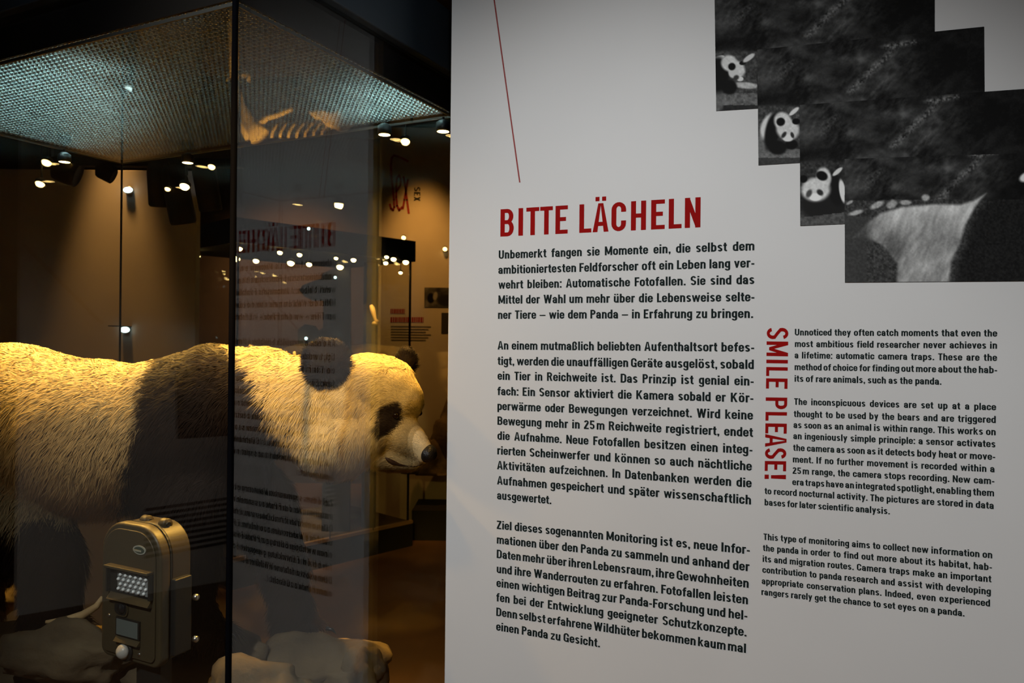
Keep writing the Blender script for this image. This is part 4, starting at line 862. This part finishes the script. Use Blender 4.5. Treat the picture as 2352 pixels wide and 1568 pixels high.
# ------------------------------------------------------------------ second display case in the middle distance
def onz(px, py, z): d = ray(px, py); t = (z - EZ) / d.z; return EYE + d * t
c_n = at(545, 640, 4.60); c_r = at(945, 640, 5.60); c_n.z = c_r.z = 0; CA = (c_r - c_n); L2 = CA.length; CA = CA.normalized(); CB = Vector((-CA.y, CA.x, 0)); W2 = .85
def c2(a, b, z): return c_n + CA * a + CB * b + UP * z
LT, LZ = EZ + .725, EZ + .575
case2 = thing('display_case', c2(L2 / 2, W2 / 2, 0), 'farther glass display case with a dark lid and low black base', 'display case')
G().box(c2(-.02, -.02, LZ), CA * (L2 + .04), CB * (W2 + .04), UP * (LT - LZ)).build('lid', M_matblack, case2)
zb2 = .165
G().box(c2(-.02, -.02, 0), CA * (L2 + .04), CB * (W2 + .04), UP * zb2).build('plinth', M_matblack, case2)
G().box(c2(-.02, -.022, zb2), CA * (L2 + .04), CB * .03, UP * .022).build('plinth_edge', mat('edge_brown', (.30, .20, .11), .5), case2)
G().box(c2(0, .01, zb2), CA * L2, CB * (W2 - .01), UP * .02).build('deck', M_earth, case2)
for a, b, x, y in ((0, 0, L2, .008), (0, W2 - .008, L2, .008)): G().box(c2(a + .01, b, zb2 + .022), CA * (x - .02), CB * y, UP * (LZ - zb2 - .022)).build('glass_pane', M_glass, case2)
for a, b, x, y in ((0, .01, .008, W2 - .02), (L2 - .008, .01, .008, W2 - .02)): G().box(c2(a, b, zb2 + .022), CA * x, CB * y, UP * (LZ - zb2 - .022)).build('glass_pane', M_glass, case2)
for a, b in ((0, 0), (L2 - .012, 0), (L2 - .012, W2 - .012), (0, W2 - .012)): G().box(c2(a, b, zb2 + .02), CA * .012, CB * .012, UP * (LZ - zb2 - .02)).build('corner_joint', M_matblack, case2)
# reflections of spotlights below its lid, built as glowing lamps
LM = [(455, 588, .014), (550, 571, .017), (543, 594, .022), (588, 599, .018), (643, 580, .016), (668, 604, .022), (688, 585, .016), (710, 607, .018), (772, 593, .013), (781, 613, .023), (812, 597, .017), (888, 590, .014), (904, 595, .019), (886, 604, .016), (932, 602, .021), (920, 626, .014)]
def D2(px, off): p = on_plane(px, 600, c2(0, off, 0), CB) if px > 547 else on_plane(px, 600, c2(off, 0, 0), CA); return p.y
for i, (px, py, r) in enumerate(LM):
    big_ = px in (543, 668, 781)
    where = ['first', 'second', 'third', 'fourth', 'fifth', 'sixth', 'seventh', 'eighth', 'ninth', 'tenth', 'eleventh', 'twelfth', 'fourteenth', 'thirteenth', 'fifteenth', 'sixteenth']
    order = sorted(range(len(LM)), key=lambda k: LM[k][0]).index(i)
    nth = ['leftmost', 'second', 'third', 'fourth', 'fifth', 'sixth', 'seventh', 'eighth', 'ninth', 'tenth', 'eleventh', 'twelfth', 'thirteenth', 'fourteenth', 'fifteenth', 'rightmost'][order]
    zc = at(px, py, D2(px, .06)).z + r * 1.5; t = reflected_lamp(px, py, D2(px, .06 if zc < LZ else -.045), r, M_warm, ('larger ' if big_ else 'small ') + 'warm lamp reflection in the row below the dark lid, ' + (nth if nth in ('leftmost', 'rightmost') else nth + ' from the left'), 'warm lamp reflections below the dark lid')
    p = t.location
    if zc < LZ: G().tube([(p.x, p.y + .005, p.z + r * .8), (p.x, p.y + .005, LZ)], .003, 6).build('stem', M_matblack, t)
for px, py, D, lab in ((1022, 572, 6.18, 'single small warm lamp reflection next to the edge of the text panel'), (927, 546, 6.18, 'single faint warm lamp reflection above the dark lid'), (931, 325, 3.0, 'oval warm reflection right of the lamp above the panda head')):  # further reflections in the glass, built as added glowing lamps
    t = reflected_lamp(px, py, D, .018, M_warm2, lab, face=D < 4); p = t.location
    if D < 4: G().tube([(p.x, p.y + .01, p.z + .014), (p.x, p.y + .01, H)], .0025, 6).build('added_cord', M_matblack, t)
# cool reflections of the ceiling tubes, built as added little lamps
for px, py, D, r, lab in ((294, 436, D1 - .02, .0145, 'bright cool white reflection dot high on the pale wall panel'), (287, 757, D1 - .02, .0145, 'bright cool white reflection dot low on the pale wall panel, above the panda back')):
    p = at(px, py, D); t = thing('wall_glint', (p.x, p.y, p.z), lab, 'lamp'); G().lathe(p + Vector((0, .02, 0)), (0, -1, 0), [(r * 1.4, 0), (r * 1.4, .014), (r * 1.1, .018)], 16).build('housing', M_edge, t, smooth=True)
    if py > 600: G().box(p + Vector((-r * 1.5, -.115, r * .95)), (r * 3, 0, 0), (0, .135, 0), (0, 0, .004)).build('glint_blocker', M_matblack, t)  # added flap that hides this dot from the ceiling glass
    vs = G().lathe(p, (0, -1, 0), [(r * 1.25, 0), (r * 1.0, .004), (r * .4, .007)], 18); vs.v = [Vector((p.x + (q.x - p.x) * 1.3, q.y, p.z + (q.z - p.z) * .8)) for q in vs.v]; vs.build('lamp_or_glint_glass', M_cool, t, smooth=True)
for px, py, D, r, lab in ((770, 637, 5.20, .010, 'small cool reflection dot on the dark carved board, upper one'), (703, 777, 5.20, .011, 'small cool reflection dot on the dark carved board, lower left one'), (709, 525, 4.74, .010, 'small cool reflection dot on the dark lid of the farther case')):  # reflection dots too, built as small added glowing lamps
    p = at(px, py, D); t = thing('case_glint', (p.x, p.y, p.z), lab, 'lamp'); G().lathe(p + Vector((0, .05, 0)), (0, -1, 0), [(r * 1.2, 0), (r * 1.2, .048)], 12).build('housing', M_matblack, t, smooth=True); G().lathe(p, (0, -1, 0), [(r, 0), (r * .6, .005)], 12).build('lamp_or_glint_glass', M_cool2, t, smooth=True)
# contents of the second case: dark carved board, and a bone held upright
bd = lambda px, py, D=5.25: at(px, py, D)
ex = thing('silhouette_board', (bd(770, 784).x, 5.25, zb2 + .02), 'dark upright board with rounded outlines in the farther case', 'board')
pl = [(740, 628), (775, 612), (803, 612), (805, 905), (742, 905), (742, 806), (722, 806), (700, 800), (684, 785), (684, 757), (700, 744), (722, 748), (730, 760), (742, 752), (742, 690), (718, 690), (698, 680), (687, 666), (694, 655), (720, 645), (738, 640)]
G().prism([bd(a, b) for a, b in pl], (0, .04, 0)).build('carved_panel', M_matblack, ex)
q = [bd(742, 905), bd(805, 905)]; G().box((q[0].x, 5.25, zb2 + .021), (q[1].x - q[0].x, 0, 0), (0, .04, 0), (0, 0, q[0].z - zb2 - .021)).build('foot', M_matblack, ex)
bn = thing('mounted_bone', (bd(857, 784, 5.30).x, 5.30, zb2 + .02), 'glowing orange bone mounted upright before a dark strip', 'bone')
G().tube([bd(852, 700, 5.3), bd(855, 708, 5.3), bd(859, 722, 5.3), bd(862, 733, 5.3), bd(866, 740, 5.3)], [.010, .019, .015, .010, .020], 10).build('shaft', M_bone, bn, smooth=True)
G().lathe(bd(861, 742, 5.3), (0, 0, -1), [(.012, -.012), (.024, 0), (.014, .014)], 12).build('joint_end', M_bone, bn, smooth=True)
G().tube([bd(862, 745, 5.3), (bd(862, 745, 5.3).x, 5.3, zb2 + .02)], .004, 6).build('rod', M_matblack, bn)
q0, q1 = bd(836, 600, 5.36), bd(868, 600, 5.36)
ds = G().box((q0.x, 5.36, zb2 + .021), (q1.x - q0.x, 0, 0), (0, .02, 0), (0, 0, q0.z - .0 - zb2 - .03)).build('dark_backing_strip', M_matblack); tag(ds, 'dark vertical strip behind the mounted bone', 'backing')
light('bone_light', 'SPOT', bd(850, 640, 5.05), bd(858, 724, 5.3), 11, (1, .6, .15), spot_size=.5, spot_blend=.5, shadow_soft_size=.01)
# pale branch seen mirrored in the glass ceiling
def rf(px, py, D):                 # real place of something whose mirror image under the ceiling is at that pixel
    p = at(px, py, D); p.z = 2 * (HC - .012) - p.z; return p
tree = thing('forked_branch', rf(560, 190, 5.0), 'pale forked branch with curved ribs, warmly lit, in the farther case', 'branch')
tree.location.z = zb2 + .02
bp = [(538, 186), (545, 215), (553, 245), (568, 275), (582, 296), (598, 316)]; g = G().tube([rf(a, b, 5.0) for a, b in bp], [.030, .028, .030, .048, .055, .070], 10); g.build('trunk', M_bone, tree, smooth=True)
lowp = rf(538, 186, 5.0); G().tube([lowp, (lowp.x - .02, 5.0, zb2 + .02)], [.03, .05], 8).build('trunk', M_bone, tree, smooth=True)
for bp, rad in (([(590, 290), (612, 272), (640, 264), (672, 250)], [.026, .02, .017, .016]), ([(548, 262), (556, 290), (572, 318)], [.02, .026, .03]), ([(520, 185), (545, 172), (572, 176), (570, 188)], [.01, .02, .02, .012])):
    G().tube([rf(a, b, 5.0) for a, b in bp], rad, 8).build('twig', M_bone, tree, smooth=True)
for k in range(7):
    x = 628 + k * 19; G().tube([rf(x - 4, 316, 5.0), rf(x - 2, 302, 5.02), rf(x + 8, 288, 5.05), rf(x + 24, 279, 5.08)], [.010, .011, .010, .006], 6).build('rib', M_bone, tree, smooth=True)
sk = thing('pale_skull', rf(765, 280, 5.05), 'pale angular skull warmly lit in the farther case', 'skull')
g = G(); pl = [(706, 256), (738, 251), (758, 258), (778, 252), (790, 264), (812, 280), (800, 290), (784, 302), (764, 292), (745, 286), (735, 272), (722, 272)]
g.prism([rf(a, b, 5.03) for a, b in pl], (0, .07, 0)); g.build('cranium', M_bone, sk, bevel=.012, seg=3)
G().tube([rf(768, 290, 5.06), (rf(768, 290, 5.06).x, 5.06, zb2 + .02)], .005, 6).build('rod', M_matblack, sk)
rk = at(545, 1130, 5.0); dk_ = G().lathe((rk.x, 5.0, zb2 + .022), UP, [(.36, 0), (.36, .12), (.30, .20), (.12, .25)], 28).build('stone_base', M_rock, smooth=True); tag(dk_, 'round brown stone base under the forked branch', 'stone')
light('branch_light', 'SPOT', (-1.3, 4.62, 2.0), (-1.55, 5.0, 1.25), 130, (1, .58, .16), spot_size=math.radians(60), spot_blend=.8, shadow_soft_size=.02)
# rocks at its right end, glimpsed below the panda's chin
for px, py, D, r, s_, lab in ((985, 1090, 6.05, (.20, .12, .26), 21, 'brown rock mass standing beyond the farther case, left part'), (1055, 1040, 6.1, (.24, .12, .42), 22, 'brown rock mass standing beyond the farther case, right part')):
    p = at(px, py, D); o = rock('rock', (p.x, p.y, p.z), r, s_, lab)
# base under them and the tall far text panel
D3 = 6.2; b0_, b1_ = at(946, 1175, 5.75), at(1200, 1145, 5.75)
ph = at(946, 1172, 5.75).z
o = G().box((b0_.x, 5.75, .0), (b1_.x - b0_.x, 0, 0), (0, .42, 0), (0, 0, ph)).build('low_plinth', M_matblack); tag(o, 'long low black plinth beyond the farther case', 'plinth')
fp = thing('far_text_panel', (at(980, 784, D3).x, D3, 0), 'tall far wall panel with red script and dark sideways lettering, warmly lit', 'panel')
fx0, fx1 = at(868, 784, D3).x, at(1230, 784, D3).x
G().box((fx0, D3, 0), (fx1 - fx0, 0, 0), (0, .05, 0), (0, 0, at(900, 292, D3).z)).build('board', M_board2, fp)
M_fred = mat('far_red', (.30, .02, .015), .6); M_fink = mat('far_ink', (.03, .03, .028), .6)
fq = lambda px, py, o_=.002: at(px, py, D3) + Vector((0, -o_, 0)) * 1
def fline(name, segs, w, m):
    g = G()
    for pl in segs:
        P = [fq(a, b) for a, b in pl]
        for i in range(len(P) - 1):
            d = (P[i + 1] - P[i]).normalized(); nrm = Vector((-d.z, 0, d.x)) * w; e = d * w * .6
            g.add([P[i] - nrm - e, P[i + 1] - nrm + e, P[i + 1] + nrm + e, P[i] + nrm - e], [(0, 1, 2, 3)])
    return g.build(name, m, fp)
K = lambda a, b: (820 + a / 3.0137, 280 + b / 3.0154)
fline('red_script', [[K(352, 272), K(320, 255), K(285, 240), K(255, 232), K(240, 250), K(235, 300), K(238, 380), K(248, 460), K(256, 540), K(258, 590), K(250, 612), K(236, 600), K(228, 570)],
  [K(272, 480), K(300, 440), K(304, 400), K(292, 368), K(276, 390), K(272, 450), K(272, 520), K(278, 580), K(292, 612), K(312, 590)],
  [K(322, 380), K(335, 450), K(346, 540), K(358, 630)], [K(352, 400), K(340, 470), K(328, 540), K(318, 600)]], .0085, M_fred)
P_, hx = word_polys('SEX'); g = G(); a_, b_ = fq(*K(395, 450)), fq(*K(438, 548)); WX, HZ = b_.x - a_.x, a_.z - b_.z
[g.add([Vector((a_.x + y * WX, a_.y, a_.z - x / hx * HZ)) for x, y in p], [tuple(range(len(p)))]) for p in P_]; g.build('sideways_word', M_fink, fp)
def fbar(px0, py0, px1, py1, m, nm): a, b = fq(px0, py0), fq(px1, py1); return G().add([(a.x, a.y, a.z), (b.x, a.y, a.z), (b.x, a.y, b.z), (a.x, a.y, b.z)], [(0, 1, 2, 3)]).build(nm, m, fp)
a, b = fq(975, 660, .003), fq(1070, 706, .003); nu, nv = 60, 30; X, Y = np.meshgrid(np.linspace(975, 1070, nu), np.linspace(660, 706, nv)); im = 70 + 90 * (fbm(X / 14, Y / 12, 31, 3) - .5); im = ell(im, X, Y, 990, 685, 8, 12, 0, 15); im = ell(im, X, Y, 1000, 680, 5, 10, 10, 130); im = ell(im, X, Y, 1025, 690, 20, 14, 0, 35)
me = bpy.data.meshes.new('far_picture'); vv = [(a.x + (b.x - a.x) * i / (nu - 1), a.y, a.z + (b.z - a.z) * j / (nv - 1)) for j in range(nv) for i in range(nu)]; me.from_pydata(vv, [], [(j * nu + i, j * nu + i + 1, (j + 1) * nu + i + 1, (j + 1) * nu + i) for j in range(nv - 1) for i in range(nu - 1)])
ca = me.color_attributes.new('tone', 'FLOAT_COLOR', 'POINT'); cc = np.ones((nu * nv, 4)); cc[:, :3] = (lin(im) * 1.2).reshape(-1, 1); ca.data.foreach_set('color', cc.ravel()); me.materials.append(M_photo); link('picture', me, fp)
fbar(1014, 718, 1060, 766, M_fink, 'dark_picture')
for i, (x0, x1, y0, y1) in enumerate(((897, 930, 708, 721), (897, 973, 727, 741))):
    r_ = np.random.default_rng(i + 3); x = x0
    while x < x1:
        w_ = r_.uniform(2.5, 4.5); fbar(x, y0 + 1, min(x + w_, x1), y1 - 1, M_fred, 'red_headline'); x += w_ + 1.2
M_fgrey = mat('far_grey_text', (.17, .15, .125), .6)
for i in range(6): fbar(898, 748 + i * 6.2, 990 - (i % 3) * 6, 751 + i * 6.2, M_fgrey, 'text_line')

# ------------------------------------------------------------------ side panel beside the aisle, mirrored in the left pane
def mirA(p): q = Vector(p); d = (q - N).dot(B); return q - B * (2 * d)
e0, e1 = at(38, 784, 4.1), at(532, 784, 4.75); e0.z = e1.z = 0; r0, r1 = mirA(e0), mirA(e1); SD = (r1 - r0); SL = SD.length; SD.normalize()
snv = Vector((-SD.y, SD.x, 0)); 
if snv.dot(Vector((-.8, 1.8, 0)) - r0) < 0: snv = -snv
sp = thing('side_text_panel', (r0 + r1) / 2, 'pale text panel across the aisle, seen mirrored in the left pane', 'panel')
G().box(r0 - snv * .04, SD * SL, snv * .04, UP * 2.7).build('board', M_board, sp)
def sv(px, py, off=.002):          # mirrored pixel -> on the side panel
    n_ = (e1 - e0).normalized(); nn_ = Vector((-n_.y, n_.x, 0)); p = on_plane(px, py, e0 + UP * EZ, nn_); q = mirA(p); return q + snv * off
def squad(pts, m, nm): return G().add([sv(*p) for p in pts], [tuple(range(len(pts)))]).build(nm, m, sp)
squad([(400, 838), (531, 832), (531, 1000), (404, 1008)], M_fink, 'dark_picture')
squad([(48, 560), (51, 558), (232, 740), (229, 743)], M_redl, 'red_line')
for i in range(9): squad([(330, 1168 + i * 13.5), (531, 1140 + i * 12.5), (531, 1146 + i * 12.5), (330, 1175 + i * 13.5)], M_fink, 'text_line')
